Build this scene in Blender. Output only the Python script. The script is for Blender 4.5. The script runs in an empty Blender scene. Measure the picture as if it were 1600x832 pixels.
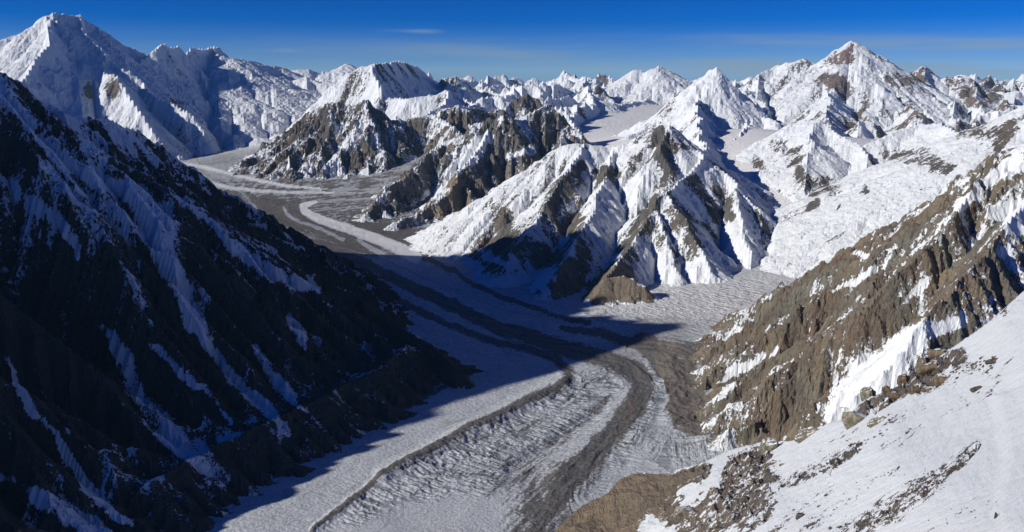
import bpy, math
import numpy as np
from mathutils import Matrix, Vector

# ---------------------------------------------------------------- camera, sky, sun, exposure
H, F = 2000.0, 1256.0                      # camera height above the glacier, focal length in photo pixels
PITCH = math.atan(306.0 / F)
CP, SP = math.cos(PITCH), math.sin(PITCH)
SUN_AZ, SUN_EL = math.radians(-108.0), math.radians(24.5)
scene = bpy.context.scene
scene.view_settings.view_transform = 'Standard'
scene.view_settings.look = 'None'
scene.view_settings.gamma = 1.0
scene.view_settings.exposure = -0.12
cam_d = bpy.data.cameras.new('camera')
cam_d.sensor_width = 36.0
cam_d.lens = 36.0 * F / 1600.0
cam_d.clip_start = 1.0
cam_d.clip_end = 400000.0
cam = bpy.data.objects.new('camera', cam_d)
scene.collection.objects.link(cam)
cam.location = (0, 0, H)
cam.rotation_euler = (math.pi / 2 - PITCH, 0, 0)
scene.camera = cam
scene.cycles.diffuse_bounces = 1
scene.cycles.max_bounces = 6

world = bpy.data.worlds.new("World")
scene.world = world
world.use_nodes = True
wn, wl = world.node_tree.nodes, world.node_tree.links
wn.clear()
sky = wn.new('ShaderNodeTexSky')
sky.sky_type = 'NISHITA'
sky.sun_disc = False
sky.sun_elevation = SUN_EL
sky.sun_rotation = SUN_AZ % (2 * math.pi)
sky.altitude = 7000.0
sky.air_density = 1.0
sky.dust_density = 0.0
sky.ozone_density = 4.0
SKY_STRENGTH = 0.054
SUN_STRENGTH = 4.8
bg = wn.new('ShaderNodeBackground')
bg.inputs['Strength'].default_value = SKY_STRENGTH
wout = wn.new('ShaderNodeOutputWorld')
# thin cirrus: streaks that live in the sky, by world direction
tc = wn.new('ShaderNodeTexCoord')
sep = wn.new('ShaderNodeSeparateXYZ')
wl.new(tc.outputs['Generated'], sep.inputs[0])
mp = wn.new('ShaderNodeMapping')
mp.inputs['Scale'].default_value = (3.0, 3.0, 46.0)
mp.inputs['Location'].default_value = (0.35, 0.1, 0.4)
wl.new(tc.outputs['Generated'], mp.inputs[0])
cn = wn.new('ShaderNodeTexNoise')
cn.inputs['Scale'].default_value = 1.0
cn.inputs['Detail'].default_value = 7.0
cn.inputs['Roughness'].default_value = 0.55
wl.new(mp.outputs[0], cn.inputs['Vector'])
cr = wn.new('ShaderNodeMapRange')
cr.interpolation_type = 'SMOOTHSTEP'
cr.inputs[1].default_value = 0.42
cr.inputs[2].default_value = 0.70
wl.new(cn.outputs['Fac'], cr.inputs[0])
el1 = wn.new('ShaderNodeMapRange')        # clouds only in a low belt above the horizon
el1.interpolation_type = 'SMOOTHSTEP'
el1.inputs[1].default_value = 0.050
el1.inputs[2].default_value = 0.022
wl.new(sep.outputs['Z'], el1.inputs[0])
azr = wn.new('ShaderNodeMapRange')
azr.interpolation_type = 'SMOOTHSTEP'
azr.inputs[1].default_value = -0.25
azr.inputs[2].default_value = 0.25
azr.inputs[3].default_value = 0.35
azr.inputs[4].default_value = 1.0
wl.new(sep.outputs['X'], azr.inputs[0])
m1 = wn.new('ShaderNodeMath'); m1.operation = 'MULTIPLY'
wl.new(cr.outputs[0], m1.inputs[0]); wl.new(el1.outputs[0], m1.inputs[1])
m2 = wn.new('ShaderNodeMath'); m2.operation = 'MULTIPLY'
wl.new(m1.outputs[0], m2.inputs[0]); wl.new(azr.outputs[0], m2.inputs[1])
def wisp(x0, z0, rx, rz, amt, prev):
    v = wn.new('ShaderNodeVectorMath'); v.operation = 'SUBTRACT'; v.inputs[1].default_value = (x0, 0, z0)
    wl.new(tc.outputs['Generated'], v.inputs[0])
    w = wn.new('ShaderNodeVectorMath'); w.operation = 'MULTIPLY'; w.inputs[1].default_value = (1 / rx, 0.0, 1 / rz)
    wl.new(v.outputs[0], w.inputs[0])
    ln = wn.new('ShaderNodeVectorMath'); ln.operation = 'LENGTH'; wl.new(w.outputs[0], ln.inputs[0])
    mr = wn.new('ShaderNodeMapRange'); mr.interpolation_type = 'SMOOTHSTEP'
    mr.inputs[1].default_value = 1.0; mr.inputs[2].default_value = 0.0; mr.inputs[4].default_value = amt
    wl.new(ln.outputs['Value'], mr.inputs[0])
    q = wn.new('ShaderNodeMath'); q.operation = 'MULTIPLY'; wl.new(mr.outputs[0], q.inputs[0]); wl.new(cn.outputs['Fac'], q.inputs[1])
    r_ = wn.new('ShaderNodeMath'); r_.operation = 'ADD'; wl.new(q.outputs[0], r_.inputs[0]); wl.new(prev, r_.inputs[1])
    return r_.outputs[0]
cloud = m2.outputs[0]
for a_ in ((-0.103, 0.0445, 0.035, 0.0042, 0.9), (-0.125, 0.0455, 0.055, 0.0030, 0.4), (-0.262, 0.0225, 0.022, 0.0035, 0.6), (-0.22, 0.010, 0.05, 0.006, 0.6), (0.02, 0.022, 0.14, 0.0035, 0.35)):
    cloud = wisp(*a_, cloud)
m3 = wn.new('ShaderNodeMath'); m3.operation = 'MULTIPLY'
m3.inputs[1].default_value = 0.8
wl.new(cloud, m3.inputs[0])
cmix = wn.new('ShaderNodeMixRGB')
cmix.inputs['Color2'].default_value = (5.5, 7.2, 9.0, 1)
wl.new(m3.outputs[0], cmix.inputs['Fac'])
hs = wn.new('ShaderNodeHueSaturation')
hs.inputs['Hue'].default_value = 0.522
hs.inputs['Saturation'].default_value = 1.4
hs.inputs['Value'].default_value = 1.55
wl.new(sky.outputs[0], hs.inputs['Color'])
wl.new(hs.outputs[0], cmix.inputs['Color1'])
wl.new(cmix.outputs[0], bg.inputs['Color'])
wl.new(bg.outputs[0], wout.inputs['Surface'])

sun_d = bpy.data.lights.new('sun', 'SUN')
sun_d.energy = SUN_STRENGTH
sun_d.angle = math.radians(0.5)
sun_d.color = (1.0, 0.945, 0.865)
sun = bpy.data.objects.new('sun', sun_d)
scene.collection.objects.link(sun)
sdir = Vector((math.sin(SUN_AZ) * math.cos(SUN_EL), math.cos(SUN_AZ) * math.cos(SUN_EL), math.sin(SUN_EL)))
sun.rotation_euler = sdir.to_track_quat('Z', 'Y').to_euler()
sun.location = (-3000, -1000, 6000)

# ---------------------------------------------------------------- helpers
def ray(px, py):
    u, v = px - 800.0, 416.0 - py
    return u, F * CP + v * SP, -F * SP + v * CP
def W(px, py, rk):                          # point seen at a photo pixel at a ground distance (km)
    dx, dy, dz = ray(px, py)
    s = rk * 1000.0 / math.hypot(dx, dy)
    return (dx * s, dy * s, H + dz * s)
def G(px, py, z):                           # point seen at a photo pixel at a height
    dx, dy, dz = ray(px, py)
    s = (z - H) / dz
    return (dx * s, dy * s, z)
def to_px(x, y, z):                         # world -> photo pixel, used to survey where things lie
    zz = z - H
    d = np.maximum(y * CP - zz * SP, 1.0)
    return 800.0 + F * x / d, 416.0 - F * (y * SP + zz * CP) / d

def _hash(ix, iy, seed):
    h = (ix.astype(np.int64) * 374761393 + iy.astype(np.int64) * 668265263 + seed * 1442695041) & 0xffffffff
    h = ((h ^ (h >> 13)) * 1274126177) & 0xffffffff
    return (h ^ (h >> 16)) & 0xffffffff
_ang = np.arange(256) * (2 * np.pi / 256)
_GX, _GY = np.cos(_ang).astype(np.float32), np.sin(_ang).astype(np.float32)
def perlin(x, y, seed=0):
    x = np.asarray(x, np.float32); y = np.asarray(y, np.float32)
    ix, iy = np.floor(x).astype(np.int32), np.floor(y).astype(np.int32)
    fx, fy = x - ix, y - iy
    ux, uy = fx * fx * fx * (fx * (fx * 6 - 15) + 10), fy * fy * fy * (fy * (fy * 6 - 15) + 10)
    x0, y0 = int(ix.min()), int(iy.min())
    nx, ny = int(ix.max()) - x0 + 2, int(iy.max()) - y0 + 2
    gi, gj = np.meshgrid(np.arange(x0, x0 + nx), np.arange(y0, y0 + ny), indexing='ij')
    tab = (_hash(gi, gj, seed) & 255).astype(np.int32)
    jx, jy = ix - x0, iy - y0
    def g(a, b):
        t = tab[jx + a, jy + b]
        return _GX[t] * (fx - a) + _GY[t] * (fy - b)
    a = g(0, 0); a += ux * (g(1, 0) - a)
    b = g(0, 1); b += ux * (g(1, 1) - b)
    return (a + uy * (b - a)) * 1.5
def fbm(x, y, octs, seed=0, gain=0.5, lac=2.03):
    t, a, f, n = 0.0, 1.0, 1.0, 0.0
    for k in range(octs):
        t = t + a * perlin(x * f + 17.3 * k, y * f - 9.1 * k, seed + k); n += a
        a *= gain; f *= lac
    return t / n
def ridged(x, y, octs, seed=0, gain=0.5, lac=2.07):
    t, a, f, n = 0.0, 1.0, 1.0, 0.0
    for k in range(octs):
        t = t + a * (1 - np.abs(perlin(x * f + 31.7 * k, y * f + 5.9 * k, seed + k)) * 1.8); n += a
        a *= gain; f *= lac
    return t / n
def sstep(a, b, x):
    t = np.clip((x - a) / (b - a), 0, 1)
    return t * t * (3 - 2 * t)

# ---------------------------------------------------------------- survey of the range: ridges read off the photograph
# every entry: mountain, slope, length over which the upper face is steeper, jaggedness, points (px, py, km) or world (x, y, z)
FL = [(250, 832, 0), (600, 832, 20), (900, 780, 10), (700, 700, 0), (1000, 600, -20), (800, 500, -60), (1150, 470, 30),
      (1290, 405, 120), (600, 400, -150), (400, 350, -220), (500, 310, -250), (300, 262, -150), (340, 225, 0),
      (440, 192, 300), (750, 350, -220), (1090, 640, 0), (1090, 560, 10), (700, 400, -190)]
floor_pts = [G(*p) for p in FL]
floor_pts += [W(1000, 205, 19), W(1000, 165, 26), W(860, 205, 20), W(690, 195, 21), W(560, 150, 33), W(450, 168, 31),
              W(1150, 250, 12.0), W(1180, 200, 15.5), W(1350, 225, 22), W(1560, 215, 22), W(1300, 215, 16), W(1255, 305, 10.5), W(1210, 275, 11.2), W(1335, 335, 10.1), W(1290, 350, 9.8), W(790, 165, 36), W(950, 152, 45)]
floor_pts += [(-9000, 3000, 300), (-9000, 9000, 0), (0, 900, 0), (3000, 2000, 250), (7000, 7000, 700), (-4000, 500, 100),
              (-22000, 20000, 300), (-25000, 42000, 500), (0, 52000, 300), (28000, 42000, 500), (0, 66000, 100), (-35000, 56000, 100), (36000, 56000, 100), (9000, 2500, 800)]
def lp(x, y):
    return np.arctan2(x, y), 0.5 * np.log(x * x + y * y)
class TPS:
    def __init__(s, a, b, z, sm=1e-3):
        n = len(a); s.a, s.b = np.array(a), np.array(b)
        K = s.k(s.a[:, None] - s.a[None], s.b[:, None] - s.b[None]) + np.eye(n) * sm
        P = np.c_[np.ones(n), s.a, s.b]
        M = np.zeros((n + 3, n + 3)); M[:n, :n] = K; M[:n, n:] = P; M[n:, :n] = P.T
        s.w = np.linalg.solve(M, np.r_[z, 0, 0, 0])
    def k(s, da, db):
        r2 = da * da + db * db
        return 0.5 * r2 * np.log(r2 + 1e-12)
    def __call__(s, a, b):
        o = s.w[-3] + s.w[-2] * a + s.w[-1] * b
        for i in range(len(s.a)):
            o = o + s.w[i] * s.k(a - s.a[i], b - s.b[i])
        return o
_a, _b = zip(*[lp(p[0], p[1]) for p in floor_pts])
_floor = TPS(_a, _b, np.array([p[2] for p in floor_pts]), 2e-3)
# evaluated once on a coarse log-polar table, then looked up
_ta, _tb = np.linspace(-1.6, 1.2, 300), np.linspace(math.log(700), math.log(80000), 400)
_tab = _floor(*np.meshgrid(_ta, _tb, indexing='ij'))
def floor_z(th, lr):
    i = np.clip((th - _ta[0]) / (_ta[1] - _ta[0]), 0, 298.999); j = np.clip((lr - _tb[0]) / (_tb[1] - _tb[0]), 0, 398.999)
    i0, j0 = i.astype(int), j.astype(int); fi, fj = i - i0, j - j0
    return (_tab[i0, j0] * (1 - fi) * (1 - fj) + _tab[i0 + 1, j0] * fi * (1 - fj) + _tab[i0, j0 + 1] * (1 - fi) * fj + _tab[i0 + 1, j0 + 1] * fi * fj)

# crest of the shadowing range, found by following the sunbeams back from the shadow's edge on the ice
TE = math.tan(SUN_EL); SX, SY = -math.sin(SUN_AZ), -math.cos(SUN_AZ)
LIFT = 1.0
def back(px, py, z, dz=0.0, X=-5500.0):
    g = W(px, py, -z / 1000.0) if z < -1000 else G(px, py, z)
    L = (g[0] - X) / SX
    return (X, g[1] - L * SY, g[2] + dz * LIFT + L * TE)
EDGE = [(330, 820, 10), (420, 762, 0), (520, 690, 0), (620, 640, 0), (720, 606, 0), (800, 593, 0), (890, 585, 0),
          (960, 568, 0), (1000, 553, -20, 90), (1062, 510, -10, 330), (985, 497, -20, 300), (905, 486, -30, 300), (925, 445, -7300, 330), (935, 407, -7700, 330),
          (870, 388, -7900, 450), (850, 370, -8200, 520), (800, 366, -8600, 520), (740, 385, -9100, 350), (640, 395, -180), (560, 387, -200), (500, 372, -200), (400, 348, -200)]
shadow_crest = sorted([back(*p) for p in EDGE], key=lambda p: p[1])  # extra unseen crest, lifted until its cast shadow reaches the wanted edge
LIFT = 0.0
caster = [back(*p) for p in EDGE]
caster = [(p[0], p[1], p[2] - 120) for p in caster]
caster.sort(key=lambda p: p[1])
caster = [(-5500, -1500, 1500), (-5500, 300, 2300), (-5500, 1300, 2250)] + caster + [(-5500, 11500, 900)]
RG = [
 ('near', 0.86, 500, 14, caster),
 ('near', 1.4, 100, 6, shadow_crest),  # narrow ridge out of frame, added only to cast the shadow
 ('near', 0.80, 500, 26, [(-5500, 6300, 2300), (-40, 70, 6.9), (0, 105, 7.0), (60, 148, 7.1), (85, 163, 7.2), (150, 160, 7.4), (195, 180, 7.6), (240, 228, 7.8), (290, 265, 8.0), (330, 300, 8.1), (365, 345, 8.2)]),
 ('near', 0.70, 400, 18, [(365, 345, 8.2), (400, 372, 7.7), (430, 402, 7.2), (480, 432, 6.7), (520, 457, 6.3), (560, 476, 6.1), (600, 490, 5.9), (650, 515, 5.5)]),
 ('near', 0.95, 100, 12, [(600, 490, 5.9), (650, 515, 5.5), (680, 538, 5.3), (705, 558, 5.12), (722, 570, 5.02)]),
 ('near', 0.70, 300, 18, [(560, 476, 6.1), (600, 530, 5.4), (620, 575, 5.0)]),
 ('near', 0.98, 300, 24, [(60, 148, 7.1), (150, 290, 6.3), (250, 420, 5.4), (330, 560, 4.8), (390, 640, 4.45)]),
 ('near', 0.98, 300, 24, [(-60, 200, 6.7), (40, 360, 5.6), (110, 520, 4.9), (170, 620, 4.5), (205, 720, 4.0)]),
 ('near', 0.98, 300, 24, [(240, 228, 7.8), (330, 340, 7.2), (430, 460, 6.1), (510, 550, 5.4), (550, 600, 5.1)]),
 # high snow peak at the left
 ('snow', 0.68, 900, 20, [(-140, 100, 27), (-60, 75, 27), (0, 61, 27), (35, 50, 27), (60, 37, 27), (74, 22, 27), (84, 19, 27), (100, 20, 27.2), (122, 21, 27.5), (150, 45, 28), (185, 66, 28.5), (215, 78, 29), (232, 86, 29.2)]),
 ('snow', 0.9, 700, 30, [(75, 21, 27), (70, 40, 26), (78, 66, 25.2), (60, 88, 24.4), (45, 110, 23.8), (20, 140, 23)]),
 ('snow', 0.9, 700, 60, [(122, 24, 27.3), (135, 50, 26.5), (160, 82, 25.6), (160, 112, 24.6), (180, 116, 24.0), (200, 148, 23.0), (222, 172, 22.2), (238, 203, 21.6)]),
 ('snow', 0.95, 700, 60, [(165, 84, 25.6), (200, 108, 25), (222, 132, 24.4), (248, 150, 23.8), (275, 160, 23.4), (298, 176, 22.9), (315, 198, 22.4)]),
 ('wall', 1.12, 700, 70, [(190, 80, 26), (215, 92, 26.2), (232, 88, 26.5), (240, 74, 26.7), (248, 64, 27), (262, 72, 27.4), (275, 68, 27.8), (290, 80, 28.2), (297, 71, 28.6), (312, 74, 29), (330, 69, 30), (338, 72, 30.6), (352, 84, 31.5), (385, 98, 34), (400, 112, 36)]),
 ('wall', 1.25, 600, 60, [(297, 71, 28.6), (305, 95, 27.8), (318, 125, 26.8), (328, 142, 26.2)]),
 ('wall', 1.2, 600, 60, [(330, 69, 30), (350, 90, 29), (368, 112, 28.2), (385, 138, 27.4), (398, 160, 26.8), (410, 182, 26.2)]),
 ('back', 0.390, 1500, 70, [(352, 84, 29), (395, 94, 31), (405, 97, 31), (425, 100, 32), (450, 108, 33), (480, 106, 33), (505, 112, 33), (530, 103, 33), (541, 97, 33), (552, 106, 33), (575, 112, 34)]),
 ('back', 0.390, 1500, 70, [(385, 118, 30), (415, 130, 29.5), (440, 132, 29.5), (455, 128, 29.5), (478, 116, 29.5), (500, 128, 29), (530, 125, 29), (545, 118, 29)]),
 ('back', 0.390, 900, 70, [(478, 116, 29.5), (485, 140, 28), (480, 165, 26.6)]),
 # snow pyramid behind the junction
 ('pyramid', 0.847, 900, 50, [(500, 150, 24), (520, 128, 24), (545, 110, 24), (570, 100, 24), (583, 94, 24), (600, 93, 24.6), (622, 89, 25.8), (650, 100, 27.5), (665, 115, 28.2), (680, 124, 28.6), (700, 119, 27), (712, 115, 27.2), (735, 128, 28), (755, 145, 28.5), (775, 165, 29)]),
 ('pyramid', 0.904, 900, 50, [(583, 94, 24), (588, 120, 23), (592, 148, 22)]),
 ('pyramid', 0.904, 700, 50, [(600, 152, 22), (640, 150, 21.5), (680, 145, 21.5), (705, 138, 21.5), (722, 158, 21), (745, 178, 20.5)]),
 ('pyramid', 0.904, 700, 50, [(705, 138, 21.5), (690, 160, 20), (655, 180, 19), (640, 200, 18.5)]),
 # dark pyramid in front of it
 ('dark', 0.667, 700, 60, [(380, 243, 18.6), (405, 225, 19), (430, 205, 19.4), (455, 190, 19.5), (475, 172, 19.5), (495, 162, 19.2), (520, 152, 19), (550, 155, 18.8), (575, 150, 18.5), (590, 163, 19), (610, 190, 19.5), (640, 215, 19.9), (672, 232, 20.2)]),
 ('dark', 0.702, 700, 60, [(575, 150, 18.5), (580, 180, 17.8), (592, 215, 17.2), (600, 245, 16.6), (605, 272, 16.2)]),
 ('dark', 0.702, 600, 60, [(520, 152, 19), (515, 185, 18.2), (505, 215, 17.6), (500, 245, 16.9), (510, 268, 16.4)]),
 ('dark', 0.702, 600, 60, [(475, 172, 19.5), (465, 205, 18.4), (450, 232, 17.6), (455, 255, 16.9)]),
 ('dark', 0.702, 600, 60, [(550, 155, 18.8), (548, 200, 17.7), (550, 240, 16.9), (560, 270, 16.3)]),
 # broken brown towers between the two valleys
 ('towers', 0.819, 500, 60, [(570, 325, 12.6), (590, 305, 12.9), (615, 275, 13.6), (645, 250, 14.2), (670, 232, 14.6), (695, 215, 15), (720, 200, 15), (742, 182, 15), (768, 172, 15), (785, 160, 15), (800, 172, 15.2), (830, 160, 15.4), (855, 152, 15.6), (875, 172, 15.6), (900, 190, 15.4), (916, 215, 14.8)]),
 ('towers', 0.858, 500, 50, [(768, 172, 15), (752, 205, 14.4), (738, 235, 13.8), (712, 262, 13.2), (700, 290, 12.7), (660, 318, 12.3), (610, 345, 11.8)]),
 ('towers', 0.936, 400, 50, [(738, 235, 13.8), (725, 275, 13.1), (742, 305, 12.5), (745, 335, 12.0)]),
 ('towers', 0.936, 400, 50, [(830, 160, 15.4), (822, 205, 14.6), (812, 240, 14), (820, 265, 13.6)]),
 ('towers', 0.936, 400, 50, [(875, 172, 15.6), (880, 205, 14.8), (865, 230, 14.2)]),
 ('towers', 0.702, 900, 70, [(690, 165, 19), (715, 155, 19), (740, 162, 19.5), (765, 165, 20), (775, 160, 20.5), (800, 150, 21), (825, 140, 21), (845, 148, 21)]),
 # central snow massif
 ('massif', 0.672, 500, 26, [(722, 392, 9.4), (740, 365, 9.8), (770, 335, 10.1), (800, 292, 10.4), (830, 255, 10.5), (868, 226, 10.6), (915, 220, 10.6), (950, 228, 10.6), (980, 218, 10.6), (1005, 205, 10.6), (1028, 193, 10.6), (1046, 190, 10.6), (1062, 203, 10.6), (1078, 222, 10.5), (1100, 240, 10.2)]),
 ('massif', 0.714, 500, 26, [(1100, 240, 10.2), (1128, 262, 10.1), (1155, 290, 9.8), (1182, 322, 9.4), (1200, 360, 9.0), (1212, 378, 8.8)]),
 ('massif', 0.756, 400, 22, [(1100, 240, 10.2), (1082, 262, 9.8), (1058, 282, 9.3), (1040, 295, 8.9), (1058, 320, 8.6), (1078, 350, 8.3), (1100, 385, 8.0), (1112, 415, 7.8)]),
 ('massif', 0.798, 350, 22, [(1040, 295, 8.9), (1022, 325, 8.6), (1005, 352, 8.3), (985, 382, 7.9), (965, 405, 7.5), (950, 425, 7.2)]),
 ('massif', 0.756, 350, 22, [(1030, 322, 8.6), (1040, 360, 8.2), (1050, 400, 7.9), (1062, 425, 7.7)]),
 ('massif', 0.714, 400, 22, [(915, 220, 10.6), (890, 260, 9.9), (862, 300, 9.3), (835, 340, 8.8), (800, 385, 8.2), (790, 410, 7.9)]),
 ('massif', 0.714, 400, 22, [(960, 228, 10.6), (945, 280, 9.6), (925, 330, 8.8), (900, 370, 8.2), (875, 410, 7.6), (865, 440, 7.3)]),
 ('massif', 0.756, 400, 22, [(1046, 190, 10.6), (1030, 225, 10.1), (1045, 255, 9.8)]),
 ('massif', 0.756, 300, 22, [(1150, 285, 9.8), (1158, 330, 9.0), (1165, 370, 8.6), (1175, 395, 8.4)]),
 ('massif', 1.344, 100, 10, [(945, 432, 7.1), (962, 424, 7.15), (985, 424, 7.15), (1008, 438, 7.1)]),
 # shaded peak behind the massif
 ('shaded', 0.786, 700, 50, [(985, 208, 16), (1010, 192, 16.3), (1040, 172, 16.5), (1065, 152, 16.8), (1085, 140, 17), (1098, 120, 17), (1108, 106, 17), (1117, 102, 17), (1132, 122, 17), (1142, 138, 17), (1158, 150, 17), (1170, 168, 16.8), (1190, 178, 16.4), (1215, 188, 16)]),
 ('shaded', 0.874, 500, 40, [(1090, 140, 17), (1088, 170, 15), (1092, 195, 13.5), (1100, 222, 12), (1100, 238, 10.8)]),
 ('shaded', 0.786, 500, 40, [(1165, 160, 17), (1172, 195, 15.5), (1160, 215, 14.5), (1150, 232, 13.6)]),
 ('shaded', 0.786, 500, 40, [(1100, 118, 17), (1090, 132, 16.6), (1092, 155, 16.2)]),
 # far twin summits
 ('twin', 0.484, 1500, 70, [(850, 150, 30), (885, 150, 30), (910, 152, 30), (935, 142, 30), (958, 122, 30), (975, 116, 30), (990, 106, 30), (1003, 108, 30), (1014, 116, 30), (1022, 104, 30), (1031, 98, 30), (1042, 106, 30), (1050, 118, 30), (1070, 126, 30), (1095, 122, 30)]),
 ('twin', 0.565, 900, 60, [(870, 152, 24), (900, 165, 23.5), (925, 152, 24), (955, 158, 24), (990, 160, 26), (1020, 150, 28)]),
 # great faulted peak at the right
 ('great', 0.552, 1500, 60, [(1135, 165, 27), (1160, 134, 27), (1190, 112, 27.5), (1215, 98, 28), (1235, 94, 28), (1250, 87, 28), (1270, 97, 28), (1280, 93, 28), (1300, 88, 28), (1318, 72, 28), (1333, 59, 28), (1347, 68, 28.8), (1358, 78, 29.4), (1372, 96, 29.8), (1388, 112, 30.2), (1405, 113, 30.4), (1425, 108, 30), (1442, 101, 29.5), (1455, 110, 29), (1475, 118, 29), (1500, 114, 29), (1525, 120, 29), (1545, 132, 29), (1558, 150, 29), (1575, 150, 29), (1590, 138, 29), (1610, 132, 29)]),
 ('great', 0.699, 900, 50, [(1340, 62, 28), (1350, 95, 27), (1362, 125, 26), (1380, 155, 25), (1400, 185, 24), (1430, 215, 22.5)]),
 ('great', 0.662, 900, 50, [(1318, 72, 28), (1308, 100, 27), (1318, 130, 26), (1330, 160, 25), (1350, 190, 23.5)]),
 ('great', 0.662, 900, 50, [(1225, 96, 28), (1240, 125, 27), (1255, 155, 25.5), (1272, 185, 24)]),
 ('great', 0.662, 900, 50, [(1442, 101, 29), (1455, 135, 27.5), (1475, 165, 26), (1500, 195, 24)]),
 ('great', 0.662, 900, 50, [(1525, 120, 29), (1530, 150, 27), (1545, 180, 25)]),
 ('great', 0.662, 900, 50, [(1190, 112, 27.5), (1185, 140, 26), (1200, 170, 24.5)]),
 # fluted wall at the right
 ('fluted', 0.544, 600, 40, [(1160, 240, 12.2), (1185, 222, 12.3), (1215, 208, 12.4), (1240, 193, 12.5), (1258, 188, 12.5), (1275, 187, 12.4), (1300, 202, 12.2), (1325, 215, 12.0), (1350, 228, 11.8), (1375, 215, 12), (1400, 203, 12.2), (1440, 193, 12.4), (1468, 192, 12.2), (1495, 205, 11.6), (1530, 200, 11.4), (1560, 185, 11), (1600, 163, 10.6), (1680, 130, 10.5)]),
 ('fluted', 0.576, 400, 30, [(1275, 187, 12.4), (1268, 230, 11.4), (1262, 275, 10.7), (1258, 310, 10.2)]),
 ('fluted', 0.576, 400, 30, [(1215, 208, 12.4), (1222, 245, 11.5), (1232, 280, 10.9)]),
 ('fluted', 0.576, 400, 30, [(1350, 228, 11.8), (1358, 270, 10.8), (1362, 320, 10), (1350, 350, 9.6)]),
 ('fluted', 0.576, 400, 30, [(1495, 205, 11.6), (1450, 245, 10.8), (1420, 290, 10), (1400, 330, 9.4)]),
 ('fluted', 0.6, 400, 30, [(1362, 320, 10), (1345, 355, 9.5), (1325, 385, 9.1)]),
 # brown rock ridge at the right
 ('brown', 0.95, 200, 16, [(1720, 120, 5.9), (1600, 214, 5.8), (1565, 232, 5.8), (1540, 243, 5.8), (1515, 256, 5.8), (1490, 272, 5.8), (1465, 298, 5.8), (1440, 322, 5.8), (1415, 342, 5.8), (1398, 356, 5.8), (1378, 375, 5.8), (1357, 366, 5.8), (1340, 384, 5.8), (1318, 405, 5.8), (1298, 425, 5.8), (1272, 455, 5.75), (1240, 486, 5.7), (1205, 508, 5.65), (1165, 524, 5.6), (1130, 540, 5.6), (1102, 547, 5.6), (1092, 556, 5.55)]),
 ('brown', 1.0, 200, 16, [(1540, 243, 5.8), (1490, 330, 5.1), (1430, 400, 4.7), (1370, 470, 4.5), (1320, 520, 4.4), (1260, 570, 4.3), (1200, 610, 4.2), (1150, 645, 4.15)]),
 ('brown', 1.0, 200, 14, [(1378, 375, 5.8), (1340, 430, 5.4), (1290, 480, 5.2), (1230, 525, 5.1), (1170, 560, 5.0), (1130, 590, 4.9)]),
 ('brown', 1.1, 200, 16, [(1720, 200, 5.4), (1600, 300, 4.8), (1520, 400, 4.2), (1450, 480, 3.9), (1380, 560, 3.7), (1310, 620, 3.6), (1265, 655, 3.6)]),
 ('brown', 1.0, 200, 14, [(1465, 298, 5.8), (1400, 390, 5.2), (1345, 450, 4.95), (1300, 500, 4.85), (1230, 560, 4.7), (1170, 600, 4.6)]),
 ('twin', 0.724, 700, 60, [(985, 212, 17.5), (1010, 196, 18), (1040, 180, 18.5), (1070, 160, 19), (1090, 150, 19.5)]),
 ('back', 0.6, 900, 70, [(600, 160, 27), (640, 150, 28), (680, 140, 29), (730, 132, 30), (770, 130, 31), (800, 132, 32)]),
 ('towers', 0.8, 500, 60, [(620, 190, 18.5), (650, 178, 18.5), (680, 172, 18.5), (700, 180, 18), (720, 195, 17), (735, 200, 16)]),
 ('twin', 0.621, 700, 60, [(870, 160, 26), (860, 185, 22), (880, 200, 20)]),
 ('great', 0.566, 900, 60, [(1160, 150, 24), (1175, 175, 21), (1200, 195, 18.5)]),
 ('great', 0.566, 900, 60, [(1290, 100, 28), (1300, 140, 25), (1290, 175, 22), (1300, 195, 19)]),
 ('great', 0.566, 900, 60, [(1400, 130, 28), (1430, 170, 24), (1440, 188, 21)]),
 ('great', 0.566, 900, 60, [(1590, 140, 29), (1580, 165, 25), (1560, 185, 21)]),
]
# far ranges along the horizon
_r = np.random.RandomState(4)
for kk, (rk, y0, amp) in enumerate([(36, 142, 8), (44, 134, 7), (54, 127, 6), (64, 123, 5)]):
    pts = []
    x = -150 + 13 * kk
    while x < 1780:
        pk = _r.rand()
        pts.append((x, y0 - amp * (pk ** 1.5) * (1.7 if 680 < x < 930 else 1), rk + _r.rand() * 2))
        x += 9 + 9 * _r.rand()
    RG.append(('far', 0.50, 1500, 90, pts))
RG.append(('far', 0.468, 1500, 60, [(780, 142, 40), (800, 138, 40), (828, 128, 40), (845, 138, 40), (868, 126, 42), (888, 119, 42), (905, 124, 42), (925, 132, 42), (940, 140, 42)]))
RG.append(('near', 0.40, 60, 6, [G(*p) for p in [(690, 556, 70), (640, 590, 70), (560, 632, 70), (450, 682, 70), (340, 728, 70), (230, 790, 70), (120, 850, 70)]]))
RG.append(('near', 0.50, 60, 8, [G(*p) for p in [(640, 535, 180), (560, 585, 180), (450, 640, 180), (340, 690, 180), (220, 755, 180), (100, 830, 180)]]))
MNAMES = ['near', 'snow', 'wall', 'back', 'pyramid', 'dark', 'towers', 'massif', 'shaded', 'twin', 'great', 'fluted', 'brown', 'far']

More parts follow.
